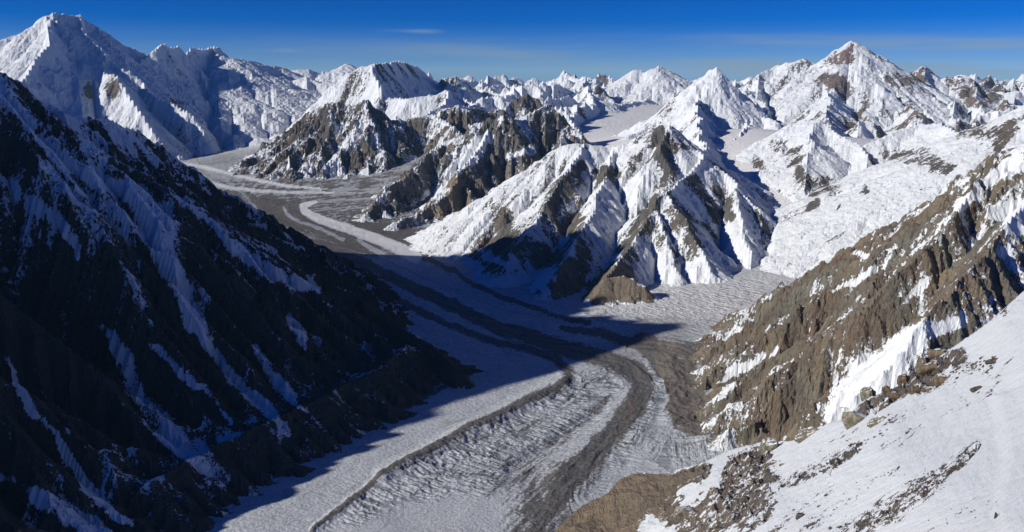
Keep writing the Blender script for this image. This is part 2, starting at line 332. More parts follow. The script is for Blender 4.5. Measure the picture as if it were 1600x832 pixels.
# ---------------------------------------------------------------- one continuous relief on a log-polar survey grid
DT = 1.6e-3
th_main = np.arange(-0.66, 0.66, DT)
left, g_ = [], DT
t = -0.66
while t > -1.5:
    g_ = min(g_ * 1.06, 0.012); t -= g_; left.append(t)
right, g_ = [], DT
t = th_main[-1]
while t < 0.95:
    g_ = min(g_ * 1.08, 0.012); t += g_; right.append(t)
TH = np.array(left[::-1] + list(th_main) + right)
LR = [math.log(1500.0)]
while LR[-1] < math.log(68000.0):
    LR.append(LR[-1] + (2.1e-3 if LR[-1] < math.log(34000) else 3.6e-3))
LR = np.array(LR)
print('GRID', len(TH), len(LR))

def stroke(PXa, PYa, pts, soft=0.6):
    """1 inside a painted course of varying width, 0 outside; pts (px, py, half width px)"""
    out = np.zeros(PXa.shape, np.float32)
    xs = [p[0] for p in pts]; ys = [p[1] for p in pts]; ws = max(p[2] for p in pts) * (1 + soft) + 2
    sel = np.nonzero(((PXa > min(xs) - ws) & (PXa < max(xs) + ws) & (PYa > min(ys) - ws) & (PYa < max(ys) + ws)).ravel())[0]
    x, y = PXa.ravel()[sel], PYa.ravel()[sel]
    best = np.zeros(x.shape)
    if len(pts) == 1: pts = pts + [(pts[0][0] + .1, pts[0][1], pts[0][2])]
    for a, b in zip(pts[:-1], pts[1:]):
        dx, dy = b[0] - a[0], b[1] - a[1]
        tt = np.clip(((x - a[0]) * dx + (y - a[1]) * dy) / (dx * dx + dy * dy + 1e-9), 0, 1)
        d = np.hypot(x - a[0] - tt * dx, y - a[1] - tt * dy) / (a[2] + (b[2] - a[2]) * tt)
        best = np.maximum(best, 1 - sstep(1 - soft, 1 + soft, d))
    out.ravel()[sel] = best
    return out

def macro(th, lr):
    R = np.exp(lr)
    n1 = fbm(th * 22, lr * 22, 5, 11); n2 = fbm(th * 22 + 50, lr * 22, 5, 23)
    wa = 0.009
    th_, lr_ = th + n1 * wa, lr + n2 * wa
    R_ = np.exp(lr_)
    X, Y = (R_ * np.sin(th_)).ravel(), (R_ * np.cos(th_)).ravel()
    best = np.full(X.shape, -1e4, np.float64); ids = np.zeros(X.shape, np.int8)
    rs = np.random.RandomState(7)
    for (m, sl, L, jag, pts) in RG:
        P = [W(*p) if abs(p[2]) < 100 and abs(p[0]) < 2000 and abs(p[1]) < 1000 else p for p in pts]
        Q = []
        for a, b in zip(P[:-1], P[1:]):
            a, b = np.array(a, float), np.array(b, float)
            n = max(1, int(np.hypot(*(b - a)[:2]) / (0.018 * np.hypot(*a[:2]))))
            for i in range(n):
                q = a + (b - a) * i / n
                if i: q[2] += (rs.rand() - 0.5) * jag * 1.4; q[:2] += (rs.rand(2) - 0.5) * 0.004 * np.hypot(*q[:2])
                Q.append(q)
        Q.append(np.array(P[-1], float)); Q = np.array(Q)
        zt, reach = Q[:, 2].max(), 0
        reach = (zt + 600) / (sl * 0.8)
        x0, x1, y0, y1 = Q[:, 0].min() - reach, Q[:, 0].max() + reach, Q[:, 1].min() - reach, Q[:, 1].max() + reach
        sel = np.nonzero((X > x0) & (X < x1) & (Y > y0) & (Y < y1))[0]
        if not len(sel): continue
        x, y = X[sel], Y[sel]; hb = np.full(x.shape, -1e4)
        for a, b in zip(Q[:-1], Q[1:]):
            dx, dy = b[0] - a[0], b[1] - a[1]
            tt = np.clip(((x - a[0]) * dx + (y - a[1]) * dy) / (dx * dx + dy * dy), 0, 1)
            d = np.hypot(x - a[0] - tt * dx, y - a[1] - tt * dy)
            hb = np.maximum(hb, a[2] + (b[2] - a[2]) * tt - sl * (0.86 * d + 0.35 * L * (1 - np.exp(-d / L))))
        up = hb > best[sel]
        best[sel[up]] = hb[up]; ids[sel[up]] = MNAMES.index(m)
    best, ids = best.reshape(th.shape), ids.reshape(th.shape)
    fz_ = floor_z(th, lr)
    px_, py_ = to_px(R * np.sin(th), R * np.cos(th), fz_)
    free = sstep(16500, 20000, R) * sstep(64000, 52000, R)
    for pts in ([(300, 245, 24), (370, 222, 26), (440, 190, 30)], [(925, 205, 20), (985, 190, 36), (1010, 165, 30), (1045, 140, 24)], [(640, 290, 60), (300, 260, 50), (420, 225, 40)], [(1300, 210, 16), (1190, 205, 10)]):
        free = free * (1 - stroke(px_, py_, pts, 0.4))
    bgz = fz_ + R * (0.066 * np.maximum(ridged(th_ * 11, lr_ * 6, 4, 201, 0.42) - 0.25, 0) ** 1.7 + 0.006 * n1) * free - 300 * (1 - free)
    up = bgz > best
    best = np.where(up, bgz, best); ids = np.where(up, np.where(th > 0.35, 10, np.where(th > 0.08, 9, 3)), ids).astype(np.int8)
    return best, ids

def resample(A, t0, l0, t1, l1):
    fi = np.interp(t1, t0, np.arange(len(t0))); fj = np.interp(l1, l0, np.arange(len(l0)))
    i0 = np.minimum(fi.astype(int), len(t0) - 2); j0 = np.minimum(fj.astype(int), len(l0) - 2)
    a = (fi - i0)[:, None]; b = (fj - j0)[None]
    R_ = A[i0] * (1 - a) + A[i0 + 1] * a
    return R_[:, j0] * (1 - b) + R_[:, j0 + 1] * b

def neighbours(h, th, lr):
    R = np.exp(lr)[None, :]
    dth = np.gradient(th)[:, None]; dl = np.gradient(lr)[None, :]
    n, m = h.shape
    hp = np.full((n + 2, m + 2), 1e9); hp[1:-1, 1:-1] = h
    best = np.zeros((n, m)); rec = np.arange(n * m).reshape(n, m).copy(); drop = np.zeros((n, m))
    base = np.arange(n * m).reshape(n, m)
    for di in (-1, 0, 1):
        for dj in (-1, 0, 1):
            if di == dj == 0: continue
            d = R * np.sqrt((di * dth) ** 2 + (dj * dl) ** 2)
            dh = h - hp[1 + di:n + 1 + di, 1 + dj:m + 1 + dj]
            s = dh / d
            up = s > best
            best = np.where(up, s, best); drop = np.where(up, dh, drop)
            rec = np.where(up, base + di * m + dj, rec)
    return best, drop, rec

def accumulate(rec, area, doubles):
    p = rec.ravel(); n = len(p); acc = area.ravel().astype(np.float64).copy()
    root = p == np.arange(n)
    val = acc.copy()
    P = p.copy()
    alive = ~root
    for k in range(doubles):
        src = np.nonzero(alive)[0]
        if not len(src): break
        add = np.bincount(P[src], weights=val[src], minlength=n)
        # doubling step: contribution of every node 2^k steps upstream
        val = val + add
        nxt = P[P]
        alive = alive & ~root[P]
        P = nxt
    return val.reshape(rec.shape)

def erode(h, base, th, lr, its, k, doubles, talus=1.35, flat=None):
    R = np.exp(lr)[None, :]
    area = (np.gradient(th)[:, None] * np.gradient(lr)[None, :]) * np.ones_like(h)
    acc = None
    for it in range(its):
        s, drop, rec = neighbours(h, th, lr)
        if it % 2 == 0 or acc is None:
            acc = accumulate(rec, area, doubles)
        dh = k * R * acc ** 0.46 * s
        over = np.maximum(0, s - talus) / np.maximum(s, 1e-6) * drop * 0.4
        dh = np.minimum(dh + over, 0.75 * drop)
        h = np.maximum(h - dh, base)
    return h, acc

levels = [8, 4, 2, 1]
its = [40, 30, 16, 5]
h = None
for s, n_it in zip(levels, its):
    th, lr = TH[::s], LR[::s]
    T2, L2 = np.meshgrid(th, lr, indexing='ij')
    base = floor_z(T2, L2) - 30.0
    R2 = np.exp(L2)
    if h is None:
        h, ids = macro(T2, L2)
        mac = h.copy()
        h = h + R2 * 0.010 * (ridged(T2 * 26, L2 * 26, 3, 5) - 0.6) * np.array([{'near': 1, 'brown': 1, 'towers': 1, 'dark': 1, 'massif': 0.5, 'fluted': 0.15, 'snow': 0.2, 'wall': 0.25}.get(m, 0.4) for m in MNAMES])[ids]
    elif s == 4:
        hm, ids = macro(T2, L2)
        h0 = resample(h - mac, pth, plr, th, lr); h = hm + h0; mac = hm
    elif s == 2:
        hm, ids = macro(T2, L2)
        h0 = resample(h - mac, pth, plr, th, lr); h = hm + h0; mac = hm
        h += R2 * 0.0010 * (ridged(T2 * 160, L2 * 160, 3, 9) - 0.55)
    else:
        d = resample(h, pth, plr, th, lr); h = d
        ids = ids[np.minimum(np.searchsorted(pth, th), len(pth) - 1)][:, np.minimum(np.searchsorted(plr, lr), len(plr) - 1)]
        h += R2 * 0.0005 * (ridged(T2 * 330, L2 * 330, 3, 19) - 0.55)
    under = h < base
    h = np.where(under, base, h)
    kmap = np.array([0.0075 * {'wall': 0.2, 'snow': 0.25, 'great': 0.5, 'brown': 0.8, 'fluted': 0.16, 'massif': 0.5, 'shaded': 0.4, 'twin': 0.45, 'pyramid': 0.4, 'back': 0.5}.get(m, 1.0) for m in MNAMES])[ids]
    h, acc = erode(h, base, th, lr, n_it, kmap, 8 if s > 1 else 7)
    pth, plr = th, lr
print('RELIEF', h.min(), h.max())
def lic(noise, gi, gj, n, step):
    mag = np.hypot(gi, gj) + 1e-9
    vi, vj = (gi / mag).astype(np.float32), (gj / mag).astype(np.float32)
    N, M = noise.shape
    I, J = np.meshgrid(np.arange(N, dtype=np.float32), np.arange(M, dtype=np.float32), indexing='ij')
    tot = noise.astype(np.float32).copy()
    for sg in (1, -1):
        pi, pj = I.copy(), J.copy()
        for k in range(n):
            a = np.clip(pi + 0.5, 0, N - 1).astype(np.int32); b = np.clip(pj + 0.5, 0, M - 1).astype(np.int32)
            pi += sg * step * vi[a, b]; pj += sg * step * vj[a, b]
            a = np.clip(pi + 0.5, 0, N - 1).astype(np.int32); b = np.clip(pj + 0.5, 0, M - 1).astype(np.int32)
            tot += noise[a, b]
    tot -= tot.mean()
    return tot / (tot.std() + 1e-9)
def blur(a, n):
    for _ in range(n):
        a = (np.roll(a, 1, 0) + 2 * a + np.roll(a, -1, 0)) / 4
        a = (np.roll(a, 1, 1) + 2 * a + np.roll(a, -1, 1)) / 4
    return a
T2, L2 = np.meshgrid(TH, LR, indexing='ij')
hb = blur(h, 6)
gi = np.gradient(hb, axis=0) / (np.gradient(TH)[:, None] * np.exp(L2)) / DT * 2e-3
gj = np.gradient(hb, axis=1) / (np.gradient(LR)[None] * np.exp(L2)) / np.gradient(LR)[None] * 2e-3
rn = np.random.RandomState(3)
SK1 = np.clip(lic(blur(rn.rand(*h.shape).astype(np.float32), 1), gi, gj, 15, 1.0), -2.5, 2.5)
SK2 = np.clip(lic(blur(rn.rand(*h.shape).astype(np.float32), 8), gi, gj, 14, 2.0), -2.5, 2.5)
steep = sstep(0.25, 0.8, np.hypot(gi * DT / 2e-3, gj * np.gradient(LR)[None] / 2e-3))
above_ = sstep(10, 120, h - floor_z(T2, L2)) * (1 - 0.45 * sstep(30000, 40000, np.exp(L2)))
RR = np.exp(L2)
AMP = {'near': (0.0058, 1.0, 0.004), 'brown': (0.0062, 0.25, 0.013), 'massif': (0.0013, 0.42, 0.0030), 'towers': (0.006, 1.0, 0.011), 'dark': (0.006, 1.0, 0.010),
       'snow': (0.0006, 0.35, 0.0018), 'wall': (0.0010, 0.5, 0.003), 'fluted': (0.0005, 0.38, 0.0016), 'great': (0.0010, 0.45, 0.0042), 'shaded': (0.0012, 0.45, 0.003),
       'pyramid': (0.0008, 0.4, 0.002), 'twin': (0.0010, 0.4, 0.003), 'back': (0.0010, 0.4, 0.0035), 'far': (0.0015, 0.4, 0.006)}
AM = np.array([AMP[m] for m in MNAMES])[ids]
snowy = AM[..., 0] < 0.004
hb3 = blur(h, 3)
h = h + np.where(snowy, 0.25, 0.9) * (h - hb3) + 0.35 * (h - blur(hb3, 12))
h = h + RR * above_ * steep * AM[..., 1] * (0.00042 * SK1 - 0.0011 * (np.abs(SK2) - 0.8) + 0.0004 * SK2)
crag = ridged(T2 * 120, L2 * 120, 5, 301, 0.62) - 0.5
wb = 0.3 * fbm(T2 * 40, L2 * 40, 4, 311)
big = ridged(T2 * 24 + wb, L2 * 24 - wb, 6, 313, 0.50) - 0.55
DROUGH = RR * above_ * steep * (crag * AM[..., 0] + np.where(snowy, 0, 0.75) * big * AM[..., 2])
h = h + RR * above_ * steep * (crag * AM[..., 0] + AM[..., 2] * big)
HM, ACC, IDS = h, acc, ids
T2, L2 = np.meshgrid(TH, LR, indexing='ij')
R2 = np.exp(L2); X2, Y2 = R2 * np.sin(T2), R2 * np.cos(T2)
FZ = floor_z(T2, L2)
PX, PY = to_px(X2, Y2, HM)
gx = np.gradient(HM, axis=0) / (np.gradient(TH)[:, None] * R2)
gy = np.gradient(HM, axis=1) / (np.gradient(LR)[None, :] * R2)
SLf = np.hypot(gx, gy)
hb2 = blur(HM, 8)
SL = 0.35 * SLf + 0.65 * np.hypot(np.gradient(hb2, axis=0) / (np.gradient(TH)[:, None] * R2), np.gradient(hb2, axis=1) / (np.gradient(LR)[None, :] * R2))

# ---------------------------------------------------------------- materials
def new_mat(name):
    m = bpy.data.materials.new(name); m.use_nodes = True
    nt = m.node_tree; nt.nodes.clear()
    return m, nt.nodes, nt.links
class NT:
    def __init__(s, name):
        s.m, s.n, s.l = new_mat(name)
    def attr(s, name, out='Fac'):
        a = s.n.new('ShaderNodeAttribute'); a.attribute_name = name
        return a.outputs[out]
    def math(s, op, a, b=None, c=None, clamp=False):
        q = s.n.new('ShaderNodeMath'); q.operation = op; q.use_clamp = clamp
        for i, v in enumerate((a, b, c)):
            if v is None: continue
            if isinstance(v, (int, float)): q.inputs[i].default_value = v
            else: s.l.new(v, q.inputs[i])
        return q.outputs[0]
    def noise(s, vec, scale, detail=4, rough=0.55, dist=0.0, typ=None):
        q = s.n.new('ShaderNodeTexNoise'); q.inputs['Scale'].default_value = scale
        q.inputs['Detail'].default_value = detail; q.inputs['Roughness'].default_value = rough
        q.inputs['Distortion'].default_value = dist
        if typ: q.noise_type = typ
        if vec is not None: s.l.new(vec, q.inputs['Vector'])
        return q.outputs['Fac']
    def mapping(s, vec, scale=(1, 1, 1), rot=(0, 0, 0), loc=(0, 0, 0)):
        q = s.n.new('ShaderNodeMapping'); q.inputs['Scale'].default_value = scale
        q.inputs['Rotation'].default_value = rot; q.inputs['Location'].default_value = loc
        s.l.new(vec, q.inputs['Vector']); return q.outputs[0]
    def smooth(s, v, a, b, c=0.0, d=1.0):
        q = s.n.new('ShaderNodeMapRange'); q.interpolation_type = 'SMOOTHSTEP'
        for i, w in enumerate((a, b, c, d)): q.inputs[i + 1].default_value = w
        s.l.new(v, q.inputs[0]); return q.outputs[0]
    def mix(s, fac, a, b):
        q = s.n.new('ShaderNodeMixRGB')
        for i, v in enumerate((fac, a, b)):
            if isinstance(v, (int, float)): q.inputs[i].default_value = v
            elif isinstance(v, tuple): q.inputs[i].default_value = (*v, 1)
            else: s.l.new(v, q.inputs[i])
        return q.outputs[0]
    def ramp(s, v, stops):
        q = s.n.new('ShaderNodeValToRGB'); e = q.color_ramp.elements
        while len(e) < len(stops): e.new(0.5)
        for el, (p, c) in zip(e, stops): el.position = p; el.color = (*c, 1)
        s.l.new(v, q.inputs[0]); return q.outputs[0]
    def bump(s, height, dist=1.0, strength=1.0, normal=None):
        q = s.n.new('ShaderNodeBump'); q.inputs['Distance'].default_value = dist; q.inputs['Strength'].default_value = strength
        s.l.new(height, q.inputs['Height'])
        if normal is not None: s.l.new(normal, q.inputs['Normal'])
        return q.outputs[0]
    def done(s, color, rough=0.9, normal=None, spec=0.2):
        p = s.n.new('ShaderNodeBsdfPrincipled'); o = s.n.new('ShaderNodeOutputMaterial')
        for v, k in ((color, 'Base Color'), (rough, 'Roughness')):
            if isinstance(v, (int, float)): p.inputs[k].default_value = v
            elif isinstance(v, tuple): p.inputs[k].default_value = (*v, 1)
            else: s.l.new(v, p.inputs[k])
        p.inputs['Specular IOR Level'].default_value = spec
        if normal is not None: s.l.new(normal, p.inputs['Normal'])
        s.l.new(p.outputs[0], o.inputs['Surface'])
        return s.m

SNOW = (0.79, 0.83, 0.86)
def mountain_mat():
    t = NT('snow_and_rock')
    nc = t.attr('nc', 'Vector'); sn = t.attr('sn'); sc = t.attr('sc'); rock = t.attr('rock', 'Color')
    nA = t.noise(nc, 0.34, 7, 0.66, 0.5)
    st = t.noise(t.mapping(nc, (0.42, 0.42, 0.09)), 1.0, 5, 0.6, 0.3)     # streaks running down the faces
    fine = t.noise(nc, 1.3, 4, 0.6)
    v = t.math('ADD', sn, t.math('MULTIPLY', t.math('SUBTRACT', nA, 0.5), 0.9))
    v = t.math('ADD', v, t.math('MULTIPLY', t.math('SUBTRACT', st, 0.5), 0.9))
    mask = t.smooth(v, 0.46, 0.56)
    rc = t.mix(t.smooth(t.noise(t.mapping(nc, (0.12, 0.12, 0.2)), 1.0, 5, 0.6, 0.5), 0.3, 0.7), t.mix(0.45, rock, (0.03, 0.03, 0.032)), rock)
    rc = t.mix(t.smooth(fine, 0.25, 0.8, 0, 0.65), rc, t.mix(0.5, rock, (0.33, 0.31, 0.28)))
    dirty = t.smooth(t.noise(nc, 0.05, 3), 0.5, 0.8, 0, 0.25)
    snow = t.mix(dirty, SNOW, (0.74, 0.72, 0.68))
    col = t.mix(mask, rc, snow)
    hr = t.math('ADD', t.math('MULTIPLY', nA, 1.0), t.math('MULTIPLY', fine, 0.35))
    hs = t.math('ADD', t.math('MULTIPLY', st, 0.30), t.math('MULTIPLY', fine, 0.10))
    hh = t.n.new('ShaderNodeMix'); t.l.new(mask, hh.inputs[0]); t.l.new(hr, hh.inputs[2]); t.l.new(hs, hh.inputs[3])
    hgt = t.math('MULTIPLY', t.math('ADD', hh.outputs[0], t.math('MULTIPLY', mask, 0.10)), t.math('MULTIPLY', sc, 0.0035))
    return t.done(col, 0.85, t.bump(hgt), 0.15)
MAT_M = mountain_mat()

def grid_object(name, mat, X, Y, Z, facemask, attrs, label, kind='structure', smooth=True):
    n, m = X.shape
    fi, fj = np.nonzero(facemask)
    a = fi * m + fj
    quads = np.stack([a, a + m, a + m + 1, a + 1], 1)
    used = np.unique(quads); remap = np.full(n * m, -1, np.int64); remap[used] = np.arange(len(used))
    q = remap[quads]
    co = np.stack([X.ravel()[used], Y.ravel()[used], Z.ravel()[used]], 1).astype(np.float32)
    me = bpy.data.meshes.new(name)
    me.vertices.add(len(co)); me.vertices.foreach_set('co', co.ravel())
    me.loops.add(q.size); me.loops.foreach_set('vertex_index', q.ravel().astype(np.int32))
    me.polygons.add(len(q)); me.polygons.foreach_set('loop_start', np.arange(0, q.size, 4, dtype=np.int32))
    me.update(calc_edges=True)
    me.polygons.foreach_set('use_smooth', np.full(len(q), smooth, bool))
    for k, v in attrs.items():
        if v.ndim == 3 and k == 'rock':
            at = me.attributes.new(k, 'FLOAT_COLOR', 'POINT')
            c = np.ones((len(used), 4), np.float32); c[:, :3] = v.reshape(-1, 3)[used]
            at.data.foreach_set('color', c.ravel())
        elif v.ndim == 3:
            at = me.attributes.new(k, 'FLOAT_VECTOR', 'POINT'); at.data.foreach_set('vector', v.reshape(-1, 3)[used].astype(np.float32).ravel())
        else:
            at = me.attributes.new(k, 'FLOAT', 'POINT'); at.data.foreach_set('value', v.ravel()[used].astype(np.float32))
    me.materials.append(mat)
    o = bpy.data.objects.new(name, me); scene.collection.objects.link(o)
    o['label'] = label
    if kind: o['kind'] = kind
    return o

# ---------------------------------------------------------------- snow and rock on the relief
#          snow bias, slope weight, rock colour, second rock colour
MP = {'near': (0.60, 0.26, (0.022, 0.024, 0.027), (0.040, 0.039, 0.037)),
      'snow': (1.02, 0.35, (0.20, 0.165, 0.135), (0.30, 0.24, 0.19)),
      'wall': (1.0, 0.30, (0.16, 0.14, 0.125), (0.2, 0.17, 0.14)),
      'back': (0.95, 0.30, (0.14, 0.13, 0.125), (0.2, 0.18, 0.15)),
      'pyramid': (0.90, 0.30, (0.14, 0.13, 0.125), (0.2, 0.18, 0.15)),
      'dark': (0.54, 0.22, (0.11, 0.10, 0.095), (0.17, 0.14, 0.115)),
      'towers': (0.58, 0.28, (0.165, 0.152, 0.135), (0.28, 0.235, 0.185)),
      'massif': (0.80, 0.42, (0.125, 0.122, 0.112), (0.19, 0.172, 0.148)),
      'shaded': (0.82, 0.30, (0.12, 0.11, 0.11), (0.17, 0.14, 0.12)),
      'twin': (0.84, 0.30, (0.15, 0.13, 0.13), (0.21, 0.18, 0.16)),
      'great': (0.76, 0.34, (0.20, 0.165, 0.15), (0.30, 0.235, 0.20)),
      'fluted': (0.86, 0.40, (0.13, 0.12, 0.11), (0.19, 0.155, 0.12)),
      'brown': (0.42, 0.12, (0.185, 0.14, 0.10), (0.27, 0.235, 0.165)),
      'far': (0.80, 0.2, (0.15, 0.14, 0.15), (0.2, 0.18, 0.17))}
par = np.array([MP[m][:2] for m in MNAMES])
c1 = np.array([MP[m][2] for m in MNAMES]); c2 = np.array([MP[m][3] for m in MNAMES])
gully = np.clip(np.log(ACC / (DT * DT) + 1) / 6.0, 0, 1.3)
lowf = fbm(T2 * 40, L2 * 40, 4, 77)
NEARm = IDS == 0
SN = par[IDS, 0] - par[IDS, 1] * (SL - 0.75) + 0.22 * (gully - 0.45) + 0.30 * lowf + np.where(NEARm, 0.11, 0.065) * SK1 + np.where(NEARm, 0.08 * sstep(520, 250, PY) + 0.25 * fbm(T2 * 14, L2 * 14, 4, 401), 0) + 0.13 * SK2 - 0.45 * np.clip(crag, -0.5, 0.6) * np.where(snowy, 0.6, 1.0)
rk = sstep(-0.3, 0.4, fbm(T2 * 30 + 9, L2 * 30, 4, 91))[..., None]
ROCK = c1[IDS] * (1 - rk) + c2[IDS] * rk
hue = (fbm(T2 * 18 + 3, L2 * 18, 4, 93) * (IDS != 0))[..., None]
ROCK = ROCK * (1 + np.clip(hue, -1, 1) * np.array((0.30, 0.02, -0.22))) * (1 + 0.35 * fbm(T2 * 70, L2 * 70, 4, 95)[..., None])
NEAR = IDS == 0
wx = 16 * fbm(PX / 34, PY / 34, 4, 3, 0.6); wy = 16 * fbm(PX / 34 + 7, PY / 34, 4, 4, 0.6)
def paint(field, on, val, strokes, soft=0.6, warp=1.0, strong=False):
    for pts in strokes:
        w = stroke(PX + wx * warp, PY + wy * warp, pts, soft) * on
        if val < 0.5: field -= w * (0.80 - val) * 0.72
        else: field += w * ((val + 0.10 * SK1 + 0.12 * SK2) - field) * (1.0 if strong else 0.7)
# the dark wall: bare below, snow couloirs
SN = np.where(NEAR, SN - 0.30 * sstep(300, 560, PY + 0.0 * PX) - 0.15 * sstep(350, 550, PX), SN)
paint(SN, NEAR, 0.80, [
    [(165, 285, 6), (215, 305, 18), (250, 345, 30), (258, 400, 20), (280, 450, 16), (300, 500, 9)],
    [(300, 500, 14), (330, 545, 8), (372, 600, 8), (420, 640, 10), (452, 682, 3)],
    [(160, 512, 8), (195, 560, 14), (215, 620, 14), (255, 668, 17), (300, 708, 20), (345, 742, 14)],
    [(395, 540, 4), (418, 580, 11), (450, 615, 10), (480, 645, 3)],
    [(240, 540, 6), (285, 585, 7), (325, 618, 6), (365, 662, 3)],
    [(-20, 735, 6), (40, 762, 10), (90, 795, 16), (150, 828, 14), (180, 850, 12)],
    [(10, 560, 5), (45, 635, 9), (80, 670, 6), (110, 720, 7), (150, 780, 9), (205, 820, 5)],
    [(452, 498, 8), (468, 530, 9), (476, 545, 4)], [(60, 215, 6), (110, 260, 12), (170, 290, 10)],
    [(0, 280, 8), (50, 320, 12), (100, 350, 8), (120, 400, 5)], [(310, 330, 4), (370, 390, 9), (430, 430, 12), (500, 455, 7)],
    [(150, 185, 8), (200, 220, 12), (250, 260, 6)], [(0, 150, 8), (50, 190, 10)], [(640, 515, 4), (655, 525, 5)]], 0.5, 0.7, True)
# left giant: tan buttress, pale shoulder
onS = IDS == 1
paint(SN, onS, 0.1, [[(180, 118, 4), (176, 140, 14)], [(140, 130, 5), (135, 150, 10)], [(270, 158, 5), (285, 168, 6)]], 0.5, 0.5)
paint(SN, onS, 1.3, [[(20, 80, 20), (60, 60, 20), (130, 60, 30)], [(60, 80, 18), (150, 85, 22)]], 0.8)
onM = IDS == 7
paint(SN, onM, 0.22, [[(1030, 205, 8), (1045, 240, 16), (1048, 262, 12)], [(985, 260, 5), (1000, 230, 8)],
      [(905, 262, 10), (890, 285, 18), (860, 320, 14)], [(940, 262, 14), (965, 270, 8)], [(780, 330, 12), (800, 380, 14), (760, 380, 12)],
      [(900, 350, 14), (920, 390, 16)], [(1025, 310, 5), (1000, 350, 8), (975, 395, 9)], [(1062, 330, 4), (1085, 375, 11)],
      [(1128, 300, 8), (1138, 335, 7)], [(1105, 310, 4), (1112, 340, 6)], [(1185, 335, 5), (1195, 365, 9), (1198, 380, 7)],
      [(840, 400, 14), (905, 420, 14)], [(760, 415, 10), (800, 425, 12)], [(835, 450, 12), (900, 455, 16)], [(880, 440, 14), (930, 470, 8)], [(740, 400, 8), (790, 400, 12)]], 0.8)
paint(SN, onM, 0.0, [[(940, 450, 22), (975, 445, 28), (1010, 460, 18)]], 0.3, 0.5)
paint(SN, onM, 1.1, [[(880, 232, 10), (920, 250, 14), (960, 245, 14), (1000, 225, 8)], [(1000, 290, 16), (960, 320, 18), (935, 350, 14)],
      [(1020, 400, 14), (1000, 440, 10), (1090, 425, 14)], [(1080, 260, 12), (1070, 250, 10)], [(1150, 400, 26), (1080, 430, 14)],
      [(800, 420, 6), (760, 400, 6)], [(850, 455, 7), (830, 430, 5)]], 0.7)
kn = stroke(PX, PY, [(940, 450, 26), (975, 445, 32), (1010, 460, 22)], 0.4) * onM
ROCK = ROCK * (1 - kn[..., None]) + np.array((0.27, 0.22, 0.155)) * kn[..., None]
onF = IDS == 11
paint(SN, onF, 0.15, [[(1210, 225, 8), (1240, 240, 12), (1250, 280, 14), (1300, 295, 13)], [(1180, 250, 8), (1205, 270, 7)],
      [(1270, 310, 8), (1265, 330, 5)], [(1385, 235, 10), (1440, 250, 14), (1480, 260, 12)], [(1350, 290, 4), (1352, 300, 6)],
      [(1500, 210, 8), (1580, 200, 10), (1560, 225, 10)], [(1310, 320, 4), (1308, 335, 4)]], 0.8)
onG = IDS == 10
paint(SN, onG, 0.25, [[(1330, 72, 6), (1322, 92, 12), (1310, 98, 9)], [(1290, 120, 10), (1320, 140, 12)], [(1400, 125, 12), (1430, 120, 12)],
      [(1330, 200, 12), (1345, 175, 6)], [(1440, 105, 6), (1475, 115, 8)], [(1500, 150, 10), (1540, 160, 10)]], 0.8)
pk = stroke(PX, PY, [(1330, 70, 8), (1322, 92, 16), (1310, 100, 12)], 0.7) * onG
ROCK = ROCK * (1 - pk[..., None]) + np.array((0.36, 0.24, 0.21)) * pk[..., None]
onT = (IDS == 6)
paint(SN, onT, 1.1, [[(785, 185, 5), (748, 228, 9), (722, 262, 9), (690, 300, 8), (640, 330, 6), (610, 350, 6)], [(740, 350, 8), (790, 320, 6)],
      [(800, 245, 6), (830, 235, 8)]], 0.6)
paint(SN, onT, 0.0, [[(710, 290, 16), (722, 325, 14)], [(770, 185, 8), (775, 215, 8)]], 0.5)
tn = stroke(PX, PY, [(712, 285, 16), (722, 320, 20), (690, 335, 14)], 0.5) * onT
ROCK = ROCK * (1 - tn[..., None]) + np.array((0.33, 0.26, 0.175)) * tn[..., None]
onB = IDS == 12
paint(SN, onB, 0.9, [[(1118, 598, 3), (1150, 578, 6), (1200, 553, 5), (1215, 545, 3)], [(1120, 625, 4), (1140, 612, 7), (1160, 598, 3)],
      [(1300, 455, 3), (1340, 435, 5), (1365, 420, 4)], [(1445, 520, 20), (1400, 555, 34), (1355, 600, 36), (1310, 645, 24)], [(1460, 520, 10), (1500, 500, 14)],
      [(1560, 330, 12), (1600, 340, 20)], [(1590, 420, 6), (1560, 390, 4)], [(1500, 320, 6), (1530, 300, 8)], [(1590, 260, 12), (1550, 275, 8)],
      [(1335, 395, 3), (1350, 400, 5)], [(1420, 470, 4), (1450, 440, 3)]], 0.7, 0.8, True)
SN += onB * 0.22 * sstep(1380, 1600, PX) * sstep(480, 250, PY)

